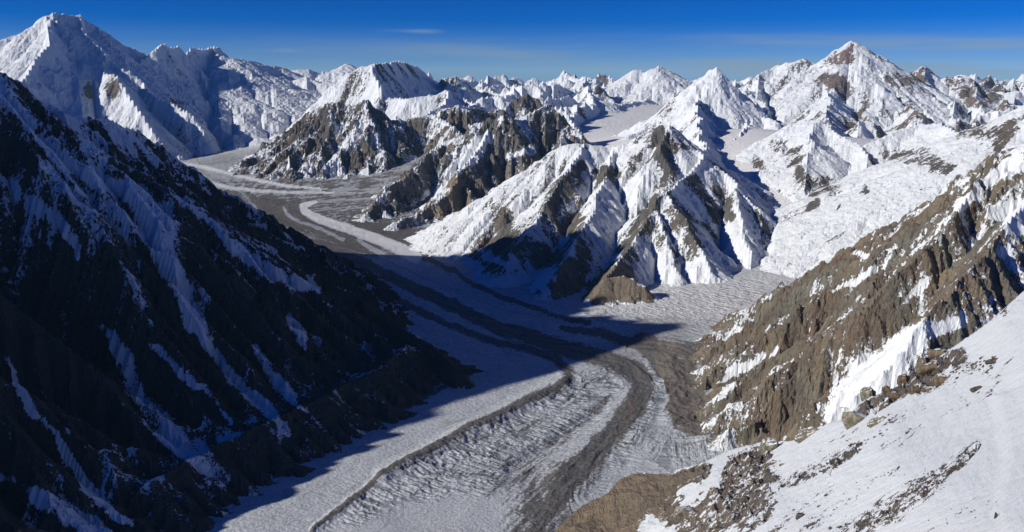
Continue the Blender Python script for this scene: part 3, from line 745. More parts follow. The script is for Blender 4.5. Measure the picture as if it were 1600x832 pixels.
HM = HM - DROUGH * 0.85 * blur(sstep(0.55, 0.85, SN), 1)
NC = np.stack([T2 * 1000, L2 * 1000, (HM / R2) * 1000], 2)
DESC = {
 'near': ('shadowed_mountain_wall', 'huge dark mountainside in deep shadow at left, streaked with blue snow couloirs'),
 'snow': ('snow_mountain', 'broad white snow summit at far left with a flat top, tallest on the left skyline'),
 'wall': ('mountain_ridge', 'steep fluted snow wall dropping into blue shadow right of the broad white summit'),
 'back': ('mountain_ridge', 'low pale snow faces at the head of the far left glacier arm'),
 'pyramid': ('mountain', 'snow pyramid with lit left edge and blue shaded right face behind the dark pyramid'),
 'dark': ('mountain', 'dark rocky pyramid rising straight from the grey glacier junction'),
 'towers': ('mountain_ridge', 'broken brown rock towers with a diagonal white snow ramp, left of the central massif'),
 'massif': ('snow_mountain', 'big central snow massif with rock ribs and a tan cliff at its foot'),
 'shaded': ('mountain', 'pointed peak with a square dark blue shaded face behind the central massif'),
 'twin': ('mountain_ridge', 'far snow ridge with two rounded rocky summits above a pale basin'),
 'great': ('mountain', 'great pointed peak with reddish rock tip and long blue shadow line, highest at right'),
 'fluted': ('mountain_ridge', 'white fluted snow wall closing the right side valley'),
 'brown': ('rock_ridge', 'brown rock ridge with snow patches falling from the right edge to the ice'),
 'far': ('mountain_ridge', 'hazy row of tiny jagged peaks on the central horizon')}
idf = IDS[:-1, :-1]
above = HM > FZ - 22.0
fm_all = above[:-1, :-1] | above[1:, :-1] | above[:-1, 1:] | above[1:, 1:]
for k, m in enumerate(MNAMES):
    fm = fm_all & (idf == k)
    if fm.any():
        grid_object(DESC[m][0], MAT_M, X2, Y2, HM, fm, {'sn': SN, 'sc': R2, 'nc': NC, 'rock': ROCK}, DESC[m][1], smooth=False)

#=GLACIER=
def glacier_mat():
    t = NT('glacier_ice')
    db = t.attr('db'); cv = t.attr('cv'); sc = t.attr('sc'); dirt = t.attr('dirt')
    fl = t.attr('fl', 'Vector'); nc = t.attr('nc', 'Vector')
    n1 = t.noise(nc, 0.22, 6, 0.65)
    n2 = t.noise(t.mapping(fl, (0.035, 0.006, 1)), 1.0, 5, 0.6)          # long streaks down the flow
    n4 = t.noise(t.mapping(fl, (1 / 70, 1 / 420, 1)), 1.0, 6, 0.65, 0.6)
    n3 = t.noise(t.mapping(fl, (1 / 160, 1 / 28, 1)), 1.0, 5, 0.6, 0.4)  # cracks across it
    v = t.math('ADD', db, t.math('MULTIPLY', t.math('SUBTRACT', n1, 0.5), 1.0))
    v = t.math('ADD', v, t.math('MULTIPLY', t.math('SUBTRACT', n2, 0.5), 1.5))
    m = t.smooth(v, 0.36, 0.64)
    ice = t.mix(t.smooth(n1, 0.35, 0.65, 0, 0.8), (0.64, 0.69, 0.73), (0.44, 0.455, 0.455))
    ice = t.mix(t.smooth(n2, 0.30, 0.46, 0.55, 0.0), ice, (0.27, 0.265, 0.25))
    crack = t.math('MULTIPLY', t.smooth(n3, 0.50, 0.42), cv)
    ice = t.mix(t.smooth(n4, 0.42, 0.30, 0, 0.55), ice, (0.22, 0.24, 0.25))
    ice = t.mix(t.smooth(n4, 0.58, 0.72, 0, 0.5), ice, (0.80, 0.82, 0.83))
    ice = t.mix(t.math('MULTIPLY', crack, 0.9), ice, (0.10, 0.115, 0.13))
    ice = t.mix(dirt, ice, (0.21, 0.20, 0.19))
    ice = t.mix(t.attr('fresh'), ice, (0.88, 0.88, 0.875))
    grit = t.mix(t.smooth(n2, 0.35, 0.65), (0.095, 0.094, 0.094), (0.17, 0.162, 0.15))
    grit = t.mix(t.smooth(t.noise(nc, 0.9, 3), 0.45, 0.75, 0, 0.6), grit, (0.22, 0.20, 0.18))
    grit = t.mix(t.math('MULTIPLY', t.attr('brn'), t.smooth(n1, 0.3, 0.6, 0.5, 1.0)), grit, (0.21, 0.185, 0.155))
    col = t.mix(m, ice, grit)
    h = t.math('ADD', t.math('MULTIPLY', n1, 0.5), t.math('MULTIPLY', t.math('MULTIPLY', n3, cv), 2.2))
    return t.done(col, 0.85, t.bump(t.math('MULTIPLY', h, t.math('MULTIPLY', sc, 0.0030))), 0.2)

th = np.arange(-0.80, 0.70, 1.15e-3)
iv = np.arange(H / 2300.0, H / 52000.0, -1.0e-3)
lr = np.log(H / iv)
GT, GL = np.meshgrid(th, lr, indexing='ij')
GR = np.exp(GL); GX, GY_ = GR * np.sin(GT), GR * np.cos(GT)
GZ = floor_z(GT, GL)
hm = resample(HM, TH, LR, th, lr)
gpx, gpy = to_px(GX, GY_, GZ)
keep = (hm < GZ + 90)
def g_stroke(pts, soft=0.5, warp=1.0):
    return stroke(gpx + gwx * warp, gpy + gwy * warp, pts, soft)
_k = 1.0 / (1 + np.exp((gpy - 250) / -60)); 
gwx = 10 * fbm(GX / (GR * 0.03), GY_ / (GR * 0.03), 5, 41, 0.6); gwy = 5.0 * fbm(GX / (GR * 0.05) + 8, GY_ / (GR * 0.05), 4, 42)
gwx = gwx + 3.0 * fbm(GX / (GR * 0.007), GY_ / (GR * 0.007), 4, 43, 0.6); gwy = gwy + 2.4 * fbm(GX / (GR * 0.007), GY_ / (GR * 0.007), 4, 44, 0.6)
# flow lines of the ice (photo pixels), used for the grain of the surface
FLOW = [[(430, 870), (560, 775), (720, 680), (860, 612), (893, 583), (860, 552), (740, 515), (620, 455), (500, 395), (420, 350), (350, 300), (300, 255), (360, 218), (440, 190)],
        [(760, 870), (870, 740), (975, 650), (1008, 605), (975, 562), (850, 535), (720, 480), (600, 425), (500, 370), (430, 340), (400, 325)],
        [(640, 850), (780, 730), (930, 640), (950, 590), (870, 560), (740, 500)],
        [(1400, 380), (1300, 405), (1200, 440), (1080, 470), (960, 500), (880, 520), (800, 500)],
        [(1250, 700), (1120, 705), (1040, 700), (985, 690), (960, 720), (940, 780)],
        [(700, 295), (600, 295), (450, 292), (350, 275), (290, 250)],
        [(800, 345), (740, 372), (640, 352), (560, 322), (480, 318), (480, 330), (540, 355), (640, 392), (720, 430), (820, 480), (900, 505)],
        [(1040, 620), (1040, 590), (1000, 560)], [(1000, 215), (990, 180), (1040, 130)]]
gx_f, gy_f = GX.ravel(), GY_.ravel()
bd = np.full(gx_f.shape, 1e9); ft = np.zeros(gx_f.shape); fs = np.zeros(gx_f.shape)
for k, pl in enumerate(FLOW):
    P = np.array([G(a, b, 0.0)[:2] for a, b in pl]) if k < 5 or k == 7 else np.array([G(a, b, -150.0)[:2] for a, b in pl])
    cum = 0
    for a, b in zip(P[:-1], P[1:]):
        d = b - a; L_ = np.hypot(*d)
        tt = np.clip(((gx_f - a[0]) * d[0] + (gy_f - a[1]) * d[1]) / (L_ * L_), 0, 1)
        ex, ey = gx_f - a[0] - tt * d[0], gy_f - a[1] - tt * d[1]
        dd = np.hypot(ex, ey); up = dd < bd
        bd[up] = dd[up]; ft[up] = (cum + tt * L_)[up] + k * 9000; fs[up] = (np.sign(d[0] * ey - d[1] * ex) * dd)[up] + k * 3000
        cum += L_
ft, fs = ft.reshape(GX.shape), fs.reshape(GX.shape)
# rock cover: 0 clean ice, 1 moraine
db = np.full(GZ.shape, 0.12)
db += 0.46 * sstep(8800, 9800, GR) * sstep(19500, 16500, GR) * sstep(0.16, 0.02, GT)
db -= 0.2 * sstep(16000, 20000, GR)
def lay(val, *courses, soft=0.5, warp=1.0):
    global db
    for c in courses:
        w = g_stroke(c, soft, warp); db = db + w * (val - db)
# brown debris at the right bank
lay(0.95, [(1000, 535, 14), (1040, 560, 26), (1065, 600, 34), (1080, 650, 34), (1110, 690, 20)], soft=0.3)
lay(0.75, [(1010, 545, 16), (1080, 552, 18), (1130, 545, 10)])
# ice strip and lobe
lay(0.10, [(985, 560, 2), (1012, 578, 5), (1030, 600, 9), (1035, 625, 11), (1018, 650, 13), (990, 672, 14), (985, 700, 22), (1010, 722, 22), (1060, 715, 26), (1120, 718, 22), (1200, 715, 18)], soft=0.25, warp=0.6)
lay(0.32, [(1020, 690, 12), (1080, 696, 12), (1150, 700, 10), (1230, 700, 10)])
# grey rubble between the medial moraines low down
lay(0.66, [(950, 690, 16), (905, 735, 30), (860, 775, 44), (830, 840, 50)], soft=0.8)
lay(0.5, [(760, 770, 8), (840, 715, 14), (900, 665, 12), (950, 620, 6)], soft=0.9)
lay(0.45, [(800, 715, 10), (740, 745, 12), (810, 740, 22)], soft=0.9)
lay(0.42, [(760, 665, 6), (860, 660, 8), (700, 700, 6), (620, 745, 5)], soft=0.9)
# the wide brown moraine
lay(0.86, [(820, 860, 10), (855, 800, 12), (890, 750, 14), (930, 705, 15), (957, 680, 17), (984, 645, 18), (1000, 618, 18), (1002, 600, 17), (990, 580, 16), (962, 566, 14), (920, 552, 14), (850, 535, 13), (780, 512, 11), (700, 476, 10), (620, 436, 9), (560, 408, 9), (500, 380, 7)], soft=0.5)
# narrow medial moraine
lay(0.80, [(470, 850, 4), (490, 828, 4), (530, 797, 4), (560, 773, 5), (600, 745, 5), (640, 721, 6), (700, 692, 6), (760, 660, 6.5), (820, 632, 7), (870, 610, 7), (890, 595, 8), (890, 580, 8), (868, 562, 7), (820, 546, 6), (760, 530, 6), (700, 508, 6), (640, 478, 6), (580, 444, 6), (520, 412, 6), (460, 384, 6), (410, 360, 5)], soft=0.75, warp=0.6)
lay(0.8, [(920, 504, 4), (860, 492, 4), (800, 470, 4), (740, 444, 4), (690, 415, 4), (650, 396, 5)], [(1010, 545, 8), (940, 520, 8), (880, 512, 5)], soft=0.5)
lay(0.7, [(230, 830, 8), (300, 790, 12), (360, 755, 12), (460, 710, 9), (560, 668, 8), (660, 622, 6), (735, 582, 5)], soft=0.8)
# junction: white ice stripes in the rubble
lay(1.1, [(420, 322, 16), (480, 345, 14), (540, 372, 12), (590, 390, 8)], [(560, 345, 14), (620, 365, 14), (700, 385, 10), (760, 392, 10)], soft=0.4)
lay(0.0, [(600, 309, 1.2), (540, 312, 1.6), (492, 316, 2.5), (472, 322, 5), (476, 332, 6), (500, 344, 6.5), (540, 357, 7), (590, 374, 8), (628, 390, 9), (650, 402, 9)], soft=0.22, warp=0.35)
lay(0.05, [(443, 325, 2), (448, 335, 3), (470, 348, 2.5), (500, 358, 2.5), (535, 374, 3)], [(380, 325, 4), (385, 338, 7), (400, 345, 3)], [(400, 345, 2), (430, 352, 1.8), (460, 360, 1.5)],
    [(560, 375, 3), (580, 388, 4), (600, 398, 4)], soft=0.35, warp=0.5)
lay(0.05, [(288, 256, 2), (320, 263, 3), (360, 272, 2.2), (400, 281, 2.5), (440, 290, 2), (500, 296, 1.2), (600, 297, 0.8)], [(300, 252, 1), (340, 260, 1.2), (385, 270, 1.2), (420, 278, 1)],
    [(318, 285, 3), (350, 292, 3), (400, 298, 2.2), (450, 301, 1.6), (520, 301, 1.2), (600, 301, 0.8)], soft=0.4, warp=0.35)
lay(0.1, [(640, 350, 2), (700, 355, 4), (760, 352, 9), (780, 345, 8)], soft=0.7)
lay(0.05, [(440, 190, 10), (420, 200, 12), (395, 212, 12), (370, 226, 9), (330, 236, 5), (300, 242, 3)], soft=0.5, warp=0.4)
lay(0.8, [(372, 206, 2), (377, 214, 2.5), (368, 224, 2.5), (340, 235, 2.5), (300, 245, 3)], soft=0.5, warp=0.3)
dirt = np.clip(0.45 * g_stroke([(960, 560, 20), (1060, 500, 30), (1150, 470, 30), (1250, 440, 24)], 0.8) + 0.3 * g_stroke([(400, 215, 20), (340, 240, 14)], 0.8), 0, 0.5)
dirt += 0.25 * sstep(9000, 10500, GR) * sstep(26000, 20000, GR) * sstep(0.16, 0.02, GT)
brn = np.clip(g_stroke([(1040, 545, 20), (1065, 600, 36), (1085, 660, 36), (1120, 690, 20)], 0.5) + 0.35 * g_stroke([(420, 322, 16), (480, 345, 14), (560, 372, 12)], 0.5), 0, 1)
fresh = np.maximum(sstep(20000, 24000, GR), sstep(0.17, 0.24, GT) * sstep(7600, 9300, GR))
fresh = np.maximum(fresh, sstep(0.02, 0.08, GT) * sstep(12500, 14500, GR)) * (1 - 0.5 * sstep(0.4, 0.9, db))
fresh = np.maximum(fresh, 0.6 * g_stroke([(925, 484, 8), (1000, 470, 26), (1080, 470, 34), (1160, 470, 44), (1260, 440, 34)], 0.6))
fresh = np.maximum(fresh, 0.85 * g_stroke([(492, 316, 2.5), (472, 322, 5), (476, 332, 6), (500, 344, 6.5), (540, 357, 7), (590, 374, 8), (628, 390, 9), (650, 402, 9)], 0.3, 0.35))
fresh = np.maximum(fresh, 0.8 * np.maximum(g_stroke([(288, 256, 2), (320, 263, 3), (360, 272, 2.2), (400, 281, 2.5), (440, 290, 2), (500, 296, 1.2)], 0.4, 0.35), g_stroke([(380, 325, 4), (385, 338, 7), (400, 345, 3), (430, 352, 2)], 0.4, 0.5)))
fresh = np.maximum(fresh, 0.7 * g_stroke([(318, 285, 3), (350, 292, 3), (400, 298, 2.2), (450, 301, 1.6), (520, 301, 1.2)], 0.4, 0.35))
db = db - 0.6 * np.clip(fresh, 0, 1)
# how broken the ice is
cv = 0.35 + 0 * GZ
def crack(val, *courses, soft=0.6):
    global cv
    for c in courses:
        w = g_stroke(c, soft); cv = cv + w * (val - cv)
crack(0.12, [(230, 860, 50), (400, 770, 50), (600, 690, 45), (760, 630, 35), (860, 590, 30)], [(700, 520, 60), (860, 560, 20)])
crack(1.0, [(560, 820, 26), (640, 765, 30), (740, 710, 34), (850, 660, 34), (930, 610, 32), (960, 590, 20)], [(600, 800, 30), (700, 760, 34), (800, 700, 30)])
crack(1.0, [(920, 488, 10), (1000, 480, 26), (1080, 475, 34), (1160, 480, 40), (1250, 450, 20)], [(1010, 575, 6), (1035, 610, 12), (990, 675, 14), (965, 720, 10)])
crack(0.8, [(1040, 710, 26), (1150, 710, 20)])
crack(0.35, [(1200, 420, 10), (1300, 405, 16)])
crack(0.0, [(560, 850, 30), (640, 808, 24), (700, 800, 24), (770, 800, 22), (800, 850, 24)], soft=0.5)  # crevasses left out where a thin mist veil hides them
db -= 0.9 * np.clip(g_stroke([(590, 850, 30), (640, 812, 22), (700, 805, 24), (760, 805, 18)], 0.6), 0, 1) * (db > -1)  # the mist veil itself, put into the ice as a paler colour
cv = cv * (0.75 + 0.6 * fbm(GX / 260, GY_ / 260, 3, 63))
db = db + 0.22 * fbm(fs / 45, ft / 900, 4, 65, 0.6) * sstep(0.0, 0.3, db) + 1.0 * fbm(fs / (GR * 0.009), ft / (GR * 0.3), 4, 67, 0.6) * sstep(9000, 10500, GR)
lam = np.maximum(28.0, GR * 0.0075)
w1 = fbm(GX / 300, GY_ / 300, 3, 61) * 60
cz = ridged((fs + w1) / (lam * 3.2), (ft + w1) / lam, 3, 51) - 0.6
cb = ridged((fs + w1) / (lam * 1.6), (ft + w1) / (lam * 2.2), 3, 55) - 0.6
relief = cv * np.minimum(lam * 0.45, 17) * (0.8 * cz + 0.6 * cb) * np.clip(1.15 - db, 0.15, 1)
roll = 10 * fbm(GX / 500, GY_ / 500, 3, 71) + 26 * np.clip(db, 0, 1) * fbm(fs / 160, ft / 500, 3, 73) * sstep(12000, 8000, GR) * 0.5
hump = 16 * np.clip(g_stroke([(600, 745, 12), (760, 660, 12), (880, 598, 12)], 0.9, 0) + g_stroke([(880, 750, 26), (955, 680, 24), (1000, 610, 24)], 0.9, 0), 0, 1)
hump -= 26 * g_stroke([(800, 730, 9), (880, 680, 9), (940, 640, 8)], 0.9, 0) * 0.6
hump += 14 * g_stroke([(1000, 690, 22), (1010, 715, 26), (1060, 715, 30), (1150, 715, 30), (1220, 715, 30)], 0.8, 0)
mound = 34 * brn * (ridged(GX / 420, GY_ / 420, 5, 75, 0.55) - 0.4) + 9 * np.clip(db, 0, 1) * sstep(9500, 7000, GR) * (ridged(fs / 60, ft / 120, 4, 77, 0.6) - 0.5)
hump += 12 * g_stroke([(490, 828, 5), (560, 773, 6), (640, 721, 7), (760, 660, 8), (880, 600, 8)], 0.9, 0.8)
GZ2 = GZ + relief + roll + hump + mound
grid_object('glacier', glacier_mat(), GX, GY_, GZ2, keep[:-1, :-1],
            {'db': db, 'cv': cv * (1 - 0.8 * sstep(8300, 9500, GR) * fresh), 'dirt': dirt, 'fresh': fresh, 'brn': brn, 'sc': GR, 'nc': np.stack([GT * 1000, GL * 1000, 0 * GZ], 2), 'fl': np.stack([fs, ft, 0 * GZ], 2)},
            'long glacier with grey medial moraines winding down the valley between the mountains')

#=FOREGROUND=
CREST = [(820, 884), (845, 858), (870, 828), (885, 810), (910, 790), (950, 772), (965, 752), (975, 744), (1000, 738), (1030, 741), (1050, 742), (1060, 733), (1080, 729), (1100, 723), (1118, 712), (1135, 706), (1150, 701),
         (1175, 695), (1200, 690), (1232, 690), (1245, 686), (1265, 672), (1290, 664), (1310, 658), (1330, 645), (1345, 628), (1362, 620), (1385, 612), (1402, 604), (1415, 590), (1432, 575), (1460, 562), (1480, 548), (1500, 536), (1530, 515), (1560, 490), (1600, 455), (1660, 420), (1760, 360), (2300, 150)]
DC = [(1600, 832, 105), (1600, 650, 260), (1600, 540, 480), (1600, 455, 900), (1760, 360, 1100), (1760, 832, 95), (1500, 540, 880), (1380, 614, 900), (1240, 690, 1050), (1100, 723, 1500),
      (950, 772, 2100), (870, 828, 1900), (820, 884, 1700), (1000, 832, 1150), (1200, 832, 430), (1400, 832, 190), (1300, 700, 700), (1450, 650, 480), (1200, 750, 800), (1400, 720, 330), (1000, 980, 600), (1300, 980, 150), (1600, 980, 70), (820, 980, 1100), (2300, 150, 1500), (2300, 985, 85), (1600, 1500, 34), (2300, 1900, 30), (1000, 1300, 160)]
dtps = TPS([d[0] / 100 for d in DC], [d[1] / 100 for d in DC], np.log([d[2] for d in DC]), 2e-2)
fu = np.concatenate([np.arange(822, 1640, 1.15), np.arange(1640, 2300, 4.0)])
cy = np.interp(fu, [c[0] for c in CREST], [c[1] for c in CREST])
cy = cy + 3.0 * fbm(fu / 14, fu * 0 + .5, 4, 81, 0.6) * sstep(1640, 1500, fu) + 1.0 * perlin(fu / 3.1, fu * 0 + .7, 82)
fv = np.concatenate([np.linspace(0, 1, 380), np.linspace(1.015, 2.1, 50)])
FU, FV = np.meshgrid(fu, fv, indexing='ij')
FPY = cy[:, None] + (985 - cy[:, None]) * FV
def chart(px, py):
    dx, dy, dz = px - 800.0, F * CP + (416.0 - py) * SP, -F * SP + (416.0 - py) * CP
    r = np.exp(dtps(px / 100, py / 100)); hh = np.hypot(dx, dy)
    return dx / hh * r, dy / hh * r, H + dz / hh * r, r
fx, fy, fz, fr = chart(FU, FPY)
A1, A2 = FU * 0.85 - FPY * 0.53, FU * 0.53 + FPY * 0.85          # along and across the strata on the slope
rockm = np.zeros(FU.shape)
nse = fbm(A1 / 34, A2 / 20, 5, 101, 0.6)
nst = fbm(A1 / 60, A2 / 9, 5, 103, 0.6)
def f_stroke(pts, soft=0.7, wa=1.0):
    return stroke(FU + 10 * nse * wa, FPY + 10 * nst * wa, pts, soft)
fs_ = np.full(FU.shape, 0.925) + 0.30 * sstep(1470, 1570, FU + 0.25 * (FPY - 600))
for val, pts, so in [
    (0.05, [(820, 900, 50), (900, 840, 55), (960, 800, 50), (1000, 770, 30), (1060, 780, 44), (1100, 760, 30)], 0.3),
    (0.38, [(1080, 800, 40), (1120, 760, 36), (1160, 730, 24), (1190, 712, 18)], 0.5),
    (0.36, [(1120, 850, 40), (1170, 790, 26), (1200, 750, 20)], 0.6),
    (0.50, [(1130, 850, 14), (1180, 815, 12), (1210, 790, 6)], 0.5),
    (0.48, [(1310, 850, 26), (1370, 810, 22), (1430, 770, 20), (1480, 740, 18), (1525, 700, 10)], 0.8),
    (0.52, [(1220, 760, 10), (1290, 730, 12), (1340, 700, 10)], 0.8),
    (0.28, [(1330, 652, 8), (1400, 614, 15), (1450, 590, 22), (1500, 558, 14)], 0.6),
    (0.58, [(1480, 590, 12), (1540, 570, 12), (1540, 620, 8), (1580, 560, 8)], 0.8),
    (0.62, [(1255, 825, 10), (1340, 772, 9), (1400, 735, 6)], 0.8), (0.66, [(1300, 690, 7), (1390, 660, 9), (1440, 640, 6)], 0.8),
    (0.70, [(1380, 700, 8), (1470, 650, 10), (1520, 620, 6)], 0.9), (0.64, [(1180, 850, 12), (1260, 790, 8), (1310, 755, 6)], 0.8),
    (0.66, [(1500, 640, 4), (1545, 600, 8)], 0.8), (0.72, [(1430, 850, 14), (1500, 800, 10), (1540, 760, 6)], 0.9),
    (0.62, [(1470, 535, 6), (1530, 510, 6), (1600, 470, 6)], 0.6),
    (1.2, [(1060, 775, 4), (1085, 770, 9), (1065, 800, 8)], 0.4), (1.2, [(1130, 720, 6), (1115, 755, 8), (1095, 780, 6)], 0.4)]:
    w = f_stroke(pts, so); fs_ = fs_ + w * (val - fs_)
fs_ = fs_ + 0.20 * nse + 0.22 * nst * np.clip(1.3 - np.abs(fs_ - 0.6), 0, 1)
rocky = sstep(0.62, 0.40, fs_)
hill = sstep(1110, 1040, FU)
rel = fr * (0.012 * rocky * (1 - 0.75 * hill) * (ridged(A1 / 30, A2 / 20, 5, 111, 0.55) - 0.5) + 0.012 * hill * (ridged(A1 / 110, A2 / 60, 4, 112, 0.45) - 0.5) + 0.0022 * ridged(A1 / 44, A2 / 7, 5, 113, 0.6) + 0.0045 * fbm(A1 / 120, A2 / 60, 3, 115))
# wind-cut snow edge close by at the right
cutd = stroke(FU, FPY, [(1640, 590, 16), (1552, 622, 10), (1566, 660, 12), (1572, 720, 14), (1558, 800, 18), (1570, 860, 20)], 0.9)
side = sstep(-14, 14, FU - np.interp(FPY, [590, 622, 660, 720, 800, 860], [1640, 1552, 1562, 1572, 1556, 1575]))
rel += fr * 0.005 * side * 1.0 * sstep(560, 640, FPY)
fz = fz + rel * sstep(0, 0.02, FV) ** 0.5
# the far side of the crest falls away
back_n = 46
BK = np.linspace(1, 0, back_n, endpoint=False)
bu, bb = np.meshgrid(fu, BK, indexing='ij')
bx0, by0, bz0, br0 = chart(fu, cy)
hh = np.hypot(bx0, by0)
dist = br0[:, None] * 1.1 * bb ** 1.4
bx = bx0[:, None] + bx0[:, None] / hh[:, None] * dist; by = by0[:, None] + by0[:, None] / hh[:, None] * dist
bz = bz0[:, None] - dist * 1.25 - 6 * bb + br0[:, None] * 0.012 * bb * fbm(bx / 90, by / 90, 4, 121)
AX, AY, AZ = np.concatenate([bx, fx], 1), np.concatenate([by, fy], 1), np.concatenate([bz, fz], 1)
AU = np.concatenate([bu, FU], 1); AV = np.concatenate([cy[:, None] - 40 * bb, FPY], 1)
asn = np.concatenate([np.repeat(fs_[:, :1] * 0.6, back_n, 1), fs_], 1)
asc = np.hypot(AX, AY)
bk1 = sstep(-0.3, 0.3, np.concatenate([np.zeros(bx.shape), nse], 1))[..., None]
tanm = sstep(1250, 900, AU)[..., None]
frock = (np.array((0.20, 0.165, 0.125)) * bk1 + np.array((0.12, 0.10, 0.085)) * (1 - bk1)) * (1 - tanm) + (np.array((0.30, 0.225, 0.14)) * bk1 + np.array((0.22, 0.18, 0.12)) * (1 - bk1)) * tanm
aa1, aa2 = AU * 0.85 - AV * 0.53, AU * 0.53 + AV * 0.85
def slope_mat():
    t = NT('slope_snow_and_rock')
    nc = t.attr('nc', 'Vector'); sn = t.attr('sn'); sc = t.attr('sc'); rock = t.attr('rock', 'Color')
    nA = t.noise(nc, 0.085, 9, 0.66, 0.3)
    st = t.noise(t.mapping(nc, (0.05, 0.24, 1)), 1.0, 7, 0.66, 0.2)
    chip = t.noise(t.mapping(nc, (0.28, 0.55, 1)), 1.0, 5, 0.6, 0.2)
    v = t.math('ADD', sn, t.math('MULTIPLY', t.math('SUBTRACT', nA, 0.5), 0.8))
    v = t.math('ADD', v, t.math('MULTIPLY', t.math('SUBTRACT', st, 0.5), 1.75))
    v = t.math('ADD', v, t.math('MULTIPLY', t.math('SUBTRACT', chip, 0.5), 0.9))
    mask = t.smooth(v, 0.47, 0.53)
    rc = t.mix(t.smooth(nA, 0.35, 0.65), t.mix(0.35, rock, (0.035, 0.03, 0.03)), rock)
    rc = t.mix(t.smooth(t.noise(nc, 0.7, 4), 0.4, 0.75, 0, 0.6), rc, t.mix(0.5, rock, (0.34, 0.32, 0.27)))
    snow = t.mix(t.smooth(st, 0.35, 0.7, 0, 0.4), (0.84, 0.88, 0.885), (0.72, 0.77, 0.80))
    col = t.mix(mask, rc, snow)
    hr = t.math('ADD', t.math('MULTIPLY', nA, 2.2), t.math('MULTIPLY', chip, 0.8))
    hs = t.math('ADD', t.math('ADD', t.math('MULTIPLY', st, 0.5), t.math('MULTIPLY', chip, 0.22)), 0.9)
    hh = t.n.new('ShaderNodeMix'); t.l.new(mask, hh.inputs[0]); t.l.new(hr, hh.inputs[2]); t.l.new(hs, hh.inputs[3])
    return t.done(col, 0.8, t.bump(t.math('MULTIPLY', hh.outputs[0], t.math('MULTIPLY', sc, 0.0035))), 0.2)
MAT_S = slope_mat()
# rows run crest -> camera, reverse so faces look up
sl = (slice(None), slice(None, None, -1))
grid_object('snow_slope', MAT_S, AX[sl], AY[sl], AZ[sl], np.ones((AX.shape[0] - 1, AX.shape[1] - 1), bool),
            {'sn': asn[sl], 'sc': asc[sl], 'nc': np.stack([aa1, aa2, 0 * aa1], 2)[:, ::-1], 'rock': frock[:, ::-1]},
            'steep snow slope with rock bands falling from the right edge of the foreground')

# ---------------------------------------------------------------- boulders on the slope
import bmesh
def surf(px, py):
    i = int(np.clip(round((px - fu[0]) / 1.15), 0, len(fu) - 1))
    j = int(np.clip(round((py - cy[i]) / (985 - cy[i]) * 379), 0, 379))
    return Vector((float(fx[i, j]), float(fy[i, j]), float(fz[i, j]))), float(fr[i, j])
def rock_mat(name, ca, cb, snow=True):
    t = NT(name)
    oc = t.n.new('ShaderNodeTexCoord').outputs['Object']
    n = t.noise(oc, 3.4, 7, 0.7, 0.6)
    st = t.noise(t.mapping(oc, (0.8, 0.8, 5.0), (0.5, 0.3, 0)), 1.0, 5, 0.6)
    c = t.mix(t.smooth(n, 0.38, 0.62), tuple(v * 0.6 for v in ca), cb)
    c = t.mix(t.smooth(st, 0.5, 0.7, 0, 0.5), c, tuple(v * 0.5 for v in ca))
    if snow:
        ge = t.n.new('ShaderNodeNewGeometry'); sp = t.n.new('ShaderNodeSeparateXYZ'); t.l.new(ge.outputs['Normal'], sp.inputs[0])
        c = t.mix(t.smooth(t.math('ADD', sp.outputs['Z'], t.math('MULTIPLY', t.math('SUBTRACT', n, 0.5), 1.6)), 0.86, 0.94), c, SNOW)
    return t.done(c, 0.9, t.bump(t.math('ADD', t.math('MULTIPLY', n, 0.5), t.math('MULTIPLY', st, 0.35)), 0.8), 0.15)
RM_BROWN = rock_mat('brown_boulder_rock', (0.13, 0.095, 0.065), (0.22, 0.17, 0.115))
RM_TAN = rock_mat('tan_boulder_rock', (0.20, 0.18, 0.135), (0.31, 0.285, 0.22))
RM_DARK = rock_mat('dark_boulder_rock', (0.075, 0.065, 0.06), (0.15, 0.125, 0.105), False)
def rock_mesh(seed, mat, slabs=0.0, n=17):
    r = np.random.RandomState(seed)
    bm = bmesh.new()
    for _ in range(n):
        v = r.randn(3); v /= np.linalg.norm(v)
        v = v * (0.86 + 0.14 * r.rand())
        v = np.sign(v) * np.abs(v) ** (0.72 if slabs else 0.85)
        bm.verts.new(v * 0.62)
    bmesh.ops.convex_hull(bm, input=bm.verts)
    loose = [v for v in bm.verts if not v.link_faces]
    bmesh.ops.delete(bm, geom=loose, context='VERTS')
    bmesh.ops.subdivide_edges(bm, edges=bm.edges, cuts=2, use_grid_fill=True)
    for v in bm.verts:
        p = v.co
        k = math.sin(p.x * 9 + seed) * math.sin(p.y * 8 + 1.3 * seed) * math.sin(p.z * 10 + 2.1 * seed)
        v.co = p * (1 + 0.03 * k + 0.06 * (r.rand() - 0.5))
    bmesh.ops.recalc_face_normals(bm, faces=bm.faces)
    me = bpy.data.meshes.new('boulder'); bm.to_mesh(me); bm.free(); me.materials.append(mat)
    return me
ROCKS = {('b', k): rock_mesh(10 + k, RM_BROWN) for k in range(4)}
ROCKS.update({('t', k): rock_mesh(30 + k, RM_TAN, 1.0) for k in range(3)})
ROCKS.update({('d', k): rock_mesh(50 + k, RM_DARK) for k in range(4)})
rr = np.random.RandomState(12)
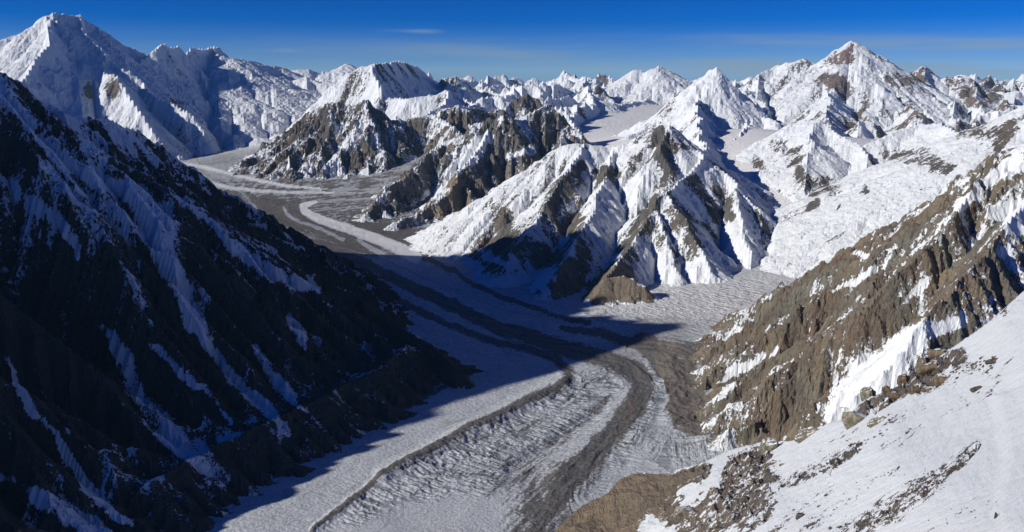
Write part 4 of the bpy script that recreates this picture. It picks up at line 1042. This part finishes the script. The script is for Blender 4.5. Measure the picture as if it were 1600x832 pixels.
def boulder(px, py, w, h_, kind, label, group=None, lift=0.25, tilt=None, name='boulder'):
    p, r = surf(px, py)
    m = r / F
    o = bpy.data.objects.new(name, ROCKS[kind]); scene.collection.objects.link(o)
    W_, H_ = w * m, h_ * m
    o.scale = (W_, 0.8 * min(W_, H_ * 1.6), H_)
    yaw = -math.atan2(p.x, p.y)
    tl = tilt if tilt is not None else (rr.rand() - 0.5) * 0.7 - 0.35
    o.rotation_euler = (Matrix.Rotation(yaw, 4, 'Z') @ Matrix.Rotation(tl, 4, 'Y') @ Matrix.Rotation((rr.rand() - .5) * .3, 4, 'Z')).to_euler()
    o.location = p + Vector((0, 0, H_ * lift * 0.6))
    o['label'] = label; o['category'] = 'boulder'
    if group: o['group'] = group
    return o
BIG = [
 (1336, 664, 34, 34, ('t', 0), 'large pale tan slab jutting from the snow below the row of brown crest rocks'),
 (1262, 684, 40, 17, ('t', 1), 'long yellowish tan block on the crest with snow lying on top'),
 (1356, 622, 22, 22, ('t', 2), 'rounded tan rock standing on the snow crest at the left end of the crest row'),
 (1383, 620, 14, 17, ('b', 0), 'brown round rock standing on the crest just right of the rounded tan rock'),
 (1397, 624, 12, 13, ('b', 1), 'small brown rock against the brown round rock on the crest'),
 (1410, 603, 18, 14, ('b', 2), 'brown rock at the foot of the upper crest outcrop'),
 (1428, 618, 16, 22, ('b', 3), 'reddish brown rock with snow on it below the upper crest outcrop'),
 (1446, 590, 34, 16, ('b', 0), 'long dark brown outcrop on the crest, largest of the upper group'),
 (1470, 600, 20, 20, ('b', 1), 'squarish brown rock at the right end of the upper crest group'),
 (1458, 576, 14, 12, ('b', 2), 'brown rock above the long dark outcrop on the crest'),
 (1448, 614, 18, 10, ('b', 3), 'flat brown rock lowest of the upper crest group'),
 (1464, 556, 26, 18, ('b', 0), 'dark brown rock highest on the crest, partly sunk in snow'),
 (1372, 664, 30, 12, ('t', 1), 'broken grey tan ledge right of the large pale slab'),
 (1202, 706, 30, 26, ('t', 2), 'pale grey tan rock among snow left of the long crest block'),
 (1068, 808, 30, 20, ('t', 0), 'smooth pale tan boulder among the dark rocks and snow near the bottom edge'),
 (1300, 728, 12, 8, ('d', 1), 'dark rock alone on the snow below the tan slab'),
 (1250, 810, 14, 11, ('d', 2), 'dark squarish boulder alone on the snow near the bottom'),
 (1165, 785, 13, 13, ('d', 0), 'brown triangular boulder at the right edge of the lower rock patch'),
 (1556, 811, 5, 13, ('d', 3), 'small dark upright stone standing on smooth snow at bottom right'),
 (1553, 566, 22, 7, ('d', 0), 'low dark rib of rock on the upper right snow'),
 (1526, 612, 20, 8, ('d', 1), 'reddish dark rock cluster stone right of the crest outcrop'),
]
for (px, py, w, h_, kd, lab) in BIG:
    boulder(px, py, w, h_, kd, lab, lift=0.35)
def scatter(n, pts, smin, smax, kinds, label, group):
    P = np.array([p[:2] for p in pts], float); Wd = [p[2] for p in pts]
    for _ in range(n):
        u = rr.rand() * (len(P) - 1); k = int(u); f_ = u - k
        c = P[k] * (1 - f_) + P[k + 1] * f_; wd = Wd[k] * (1 - f_) + Wd[k + 1] * f_
        dx, dy = rr.randn(2) * wd * 0.45
        x, y = c[0] + dx, c[1] + dy * 0.7
        lim = np.interp(x, [q[0] for q in CREST], [q[1] for q in CREST]) + 6
        if y < lim: y = lim + rr.rand() * 10
        sz = smin + (smax - smin) * rr.rand() ** 3
        boulder(x, y, sz * (1 + rr.rand()), sz * (0.5 + 0.4 * rr.rand()), kinds[rr.randint(len(kinds))], label, group, lift=0.1, name='rock')
B_ = [('b', k) for k in range(4)]; D_ = [('d', k) for k in range(4)]
scatter(70, [(1300, 840, 18), (1370, 812, 16), (1440, 770, 14), (1480, 738, 12), (1525, 700, 8)], 2.0, 6, D_, 'small dark stone in the long band of stones crossing the lower snow', 'stones of the long band on the lower snow')
scatter(42, [(1200, 790, 10), (1280, 735, 14), (1330, 705, 10), (1390, 670, 7)], 2.0, 6, D_, 'small dark stone in the thin band under the tan slab', 'stones of the thin band under the tan slab')
scatter(44, [(1060, 790, 26), (1130, 780, 26), (1180, 740, 18), (1220, 720, 12)], 3, 12, B_, 'brown stone in the broken patch of rock and snow at the crest\'s lower end', 'stones of the patch at the lower end of the crest')
scatter(34, [(1480, 590, 10), (1530, 570, 14), (1560, 560, 8)], 1.6, 5, D_, 'small dark stone on the upper snow beside the crest outcrop', 'stones on the upper snow beside the crest')
scatter(22, [(1220, 800, 20), (1300, 780, 20), (1400, 740, 16)], 1.4, 4, D_, 'small dark stone lying scattered on open snow between the two bands', 'stones on open snow between the bands')
scatter(16, [(1450, 820, 20), (1530, 800, 20), (1560, 780, 8)], 1.2, 3.5, D_, 'small dark stone on the smooth snow at the bottom right corner', 'stones on the bottom right snow')

# ---------------------------------------------------------------- camp on the moraine
tm = NT('orange_tent_cloth')
toc = tm.n.new('ShaderNodeTexCoord').outputs['Object']
TENT = tm.done(tm.mix(tm.smooth(tm.noise(toc, 2.0, 3), 0.4, 0.6), (0.55, 0.22, 0.11), (0.58, 0.28, 0.14)), 0.7)
td = NT('dark_tent_door'); TDOOR = td.done((0.05, 0.04, 0.04), 0.8)
def dome():
    bm = bmesh.new(); n, k = 16, 6
    rings = []
    for j in range(k):
        a = j / k * math.pi / 2
        rings.append([bm.verts.new((math.cos(a) * math.cos(2 * math.pi * i / n) * (1 + 0.04 * math.cos(8 * math.pi * i / n)) * 3.0, math.cos(a) * math.sin(2 * math.pi * i / n) * 2.3, math.sin(a) * 2.4)) for i in range(n)])
    top = bm.verts.new((0, 0, 2.4))
    for j in range(k - 1):
        for i in range(n): bm.faces.new((rings[j][i], rings[j][(i + 1) % n], rings[j + 1][(i + 1) % n], rings[j + 1][i]))
    for i in range(n): bm.faces.new((rings[-1][i], rings[-1][(i + 1) % n], top))
    me = bpy.data.meshes.new('canopy'); bm.to_mesh(me); bm.free(); me.materials.append(TENT)
    b2 = bmesh.new()
    pts = [(-0.7, 0), (0.7, 0), (0.6, 0.8), (0, 1.35), (-0.6, 0.8)]
    f_ = [b2.verts.new((x, -2.42 + z * z * 0.28, z)) for x, z in pts]; g2 = [b2.verts.new((x, -2.30 + z * z * 0.28, z)) for x, z in pts]
    b2.faces.new(f_); b2.faces.new(g2[::-1])
    for i in range(5): b2.faces.new((f_[i], g2[i], g2[(i + 1) % 5], f_[(i + 1) % 5]))
    bmesh.ops.recalc_face_normals(b2, faces=b2.faces)
    m2_ = bpy.data.meshes.new('door'); b2.to_mesh(m2_); b2.free(); m2_.materials.append(TDOOR)
    return me, m2_
canopy, door = dome()
def g_height(x, y):
    a, b = math.atan2(x, y), 0.5 * math.log(x * x + y * y)
    i = int(round((a - th[0]) / 1.15e-3)); j = int(np.argmin(np.abs(lr - b)))
    return float(GZ2[i, j])
for k in range(30):
    u = rr.rand()
    px, py = 966 + 30 * u + rr.randn() * 3.0, 664 - 34 * u + rr.randn() * 3.0
    g = G(px, py, 0.0)
    e = bpy.data.objects.new('dome_tent', None); scene.collection.objects.link(e)
    e.location = (g[0], g[1], g_height(g[0], g[1]) + 0.1); e.rotation_euler = (0, 0, rr.rand() * 6.28)
    sc_ = 0.8 + 0.4 * rr.rand(); e.scale = (sc_, sc_, sc_)
    e['label'] = 'tiny orange dome tent of the camp pitched on the wide brown moraine'; e['category'] = 'tent'; e['group'] = 'tents of the camp on the brown moraine'
    for nm, me in (('canopy', canopy), ('door', door)):
        c = bpy.data.objects.new(nm, me); scene.collection.objects.link(c); c.parent = e

# ---------------------------------------------------------------- the summit ledge right below the camera
LED = [(-330, 880), (-200, 840), (-60, 815), (0, 811), (14, 813), (22, 816), (27, 809), (40, 806), (56, 807), (70, 811), (85, 813), (92, 820), (103, 824), (115, 834), (160, 850), (300, 880), (480, 885), (580, 862), (620, 845), (645, 832), (655, 826), (672, 822), (690, 820), (706, 822), (722, 829), (740, 838), (800, 880), (900, 930), (1100, 960), (1400, 985)]
lu = np.arange(-330, 1400, 3.0)
ly = np.interp(lu, [p[0] for p in LED], [p[1] for p in LED]) + 1.0 * fbm(lu / 9, lu * 0 + .3, 3, 131)
rows = []
for k in range(34):                      # from the far side, over the lip, back towards the feet
    q = k / 33.0
    x_, y_, z_ = [], [], []
    for a, b in zip(lu, ly):
        dx, dy, dz = ray(a, b); hh_ = math.hypot(dx, dy)
        r0 = 62.0 + 9 * math.sin(a / 90.0)
        lipz = H + dz / hh_ * r0
        if q < 0.5:
            t_ = (0.5 - q) / 0.5; rr_ = r0 + 70 * t_ ** 1.3; zz = lipz - 90 * t_ ** 1.1 - 2 * t_
        else:
            t_ = (q - 0.5) / 0.5; rr_ = r0 - 48 * t_; zz = lipz - 2.5 * t_ - 9 * t_ * (1 - t_)
        x_.append(dx / hh_ * rr_); y_.append(dy / hh_ * rr_); z_.append(zz)
    rows.append((x_, y_, z_))
LX = np.array([r[0] for r in rows]).T; LY = np.array([r[1] for r in rows]).T; LZ = np.array([r[2] for r in rows]).T
edge = 1 - np.abs(np.linspace(-1, 1, 34))[None] ** 2
LZ = LZ + 0.5 * fbm(LX / 5, LY / 5, 4, 133) * (1 - 0.7 * edge) + 0 * LX
lsn = 0.75 + 0.25 * fbm(LX / 9, LY / 9, 3, 135) - 0.9 * sstep(200, 110, lu)[:, None] * sstep(14, 26, lu)[:, None] + 0.3 * sstep(560, 640, lu)[:, None]
grid_object('summit_ledge', MAT_S, LX[:, ::-1], LY[:, ::-1], LZ[:, ::-1], np.ones((LX.shape[0] - 1, 33), bool),
            {'sn': lsn[:, ::-1], 'sc': np.full(LX.shape, 60.0), 'nc': np.stack([LX * 10, LY * 10, LZ * 10], 2), 'rock': np.ones(LX.shape + (3,)) * 0.09},
            'nearby ledge of dark rock and snow along the bottom edge, right below the camera')

# ---------------------------------------------------------------- low ground out to the horizon, and the air
def disc(name, z, R_, mat, label):
    me = bpy.data.meshes.new(name)
    n = 96
    vs = [(0, 0, z)] + [(R_ * math.cos(2 * math.pi * i / n), R_ * math.sin(2 * math.pi * i / n), z) for i in range(n)]
    me.from_pydata(vs, [], [(0, 1 + i, 1 + (i + 1) % n) for i in range(n)])
    me.materials.append(mat)
    o = bpy.data.objects.new(name, me); scene.collection.objects.link(o); o['kind'] = 'structure'; o['label'] = label
    return o
tg = NT('distant_snow_ground')
tco = tg.n.new('ShaderNodeTexCoord').outputs['Object']
gn = tg.noise(tco, 0.0006, 8, 0.6)
gm = tg.done(tg.mix(tg.smooth(gn, 0.45, 0.6), (0.12, 0.11, 0.10), (0.7, 0.72, 0.75)), 0.9, tg.bump(gn, 600))
disc('ground', float(min(HM.min(), GZ2.min())) - 25.0, 95000.0, gm, 'low snowy ground reaching out to the horizon under the ranges')

hz = bpy.data.meshes.new('haze')
zb, zt2, ex = float(min(HM.min(), GZ2.min())) - 27.0, float(max(HM.max(), H)) + 30.0, 98000.0
hv = [(x, y, z) for z in (zb, zt2) for y in (-ex, ex) for x in (-ex, ex)]
hz.from_pydata(hv, [], [(0, 2, 3, 1), (4, 5, 7, 6), (0, 1, 5, 4), (2, 6, 7, 3), (0, 4, 6, 2), (1, 3, 7, 5)])
hm_, hn, hl = new_mat('haze_air')
pv = hn.new('ShaderNodeVolumePrincipled'); ho = hn.new('ShaderNodeOutputMaterial')
pv.inputs['Color'].default_value = (0.30, 0.66, 1.0, 1)
pv.inputs['Density'].default_value = 3.4e-6
hl.new(pv.outputs[0], ho.inputs['Volume'])
hz.materials.append(hm_)
hzo = bpy.data.objects.new('haze', hz); scene.collection.objects.link(hzo)
hzo['kind'] = 'stuff'; hzo['label'] = 'thin blue mountain air that pales the farthest ranges'
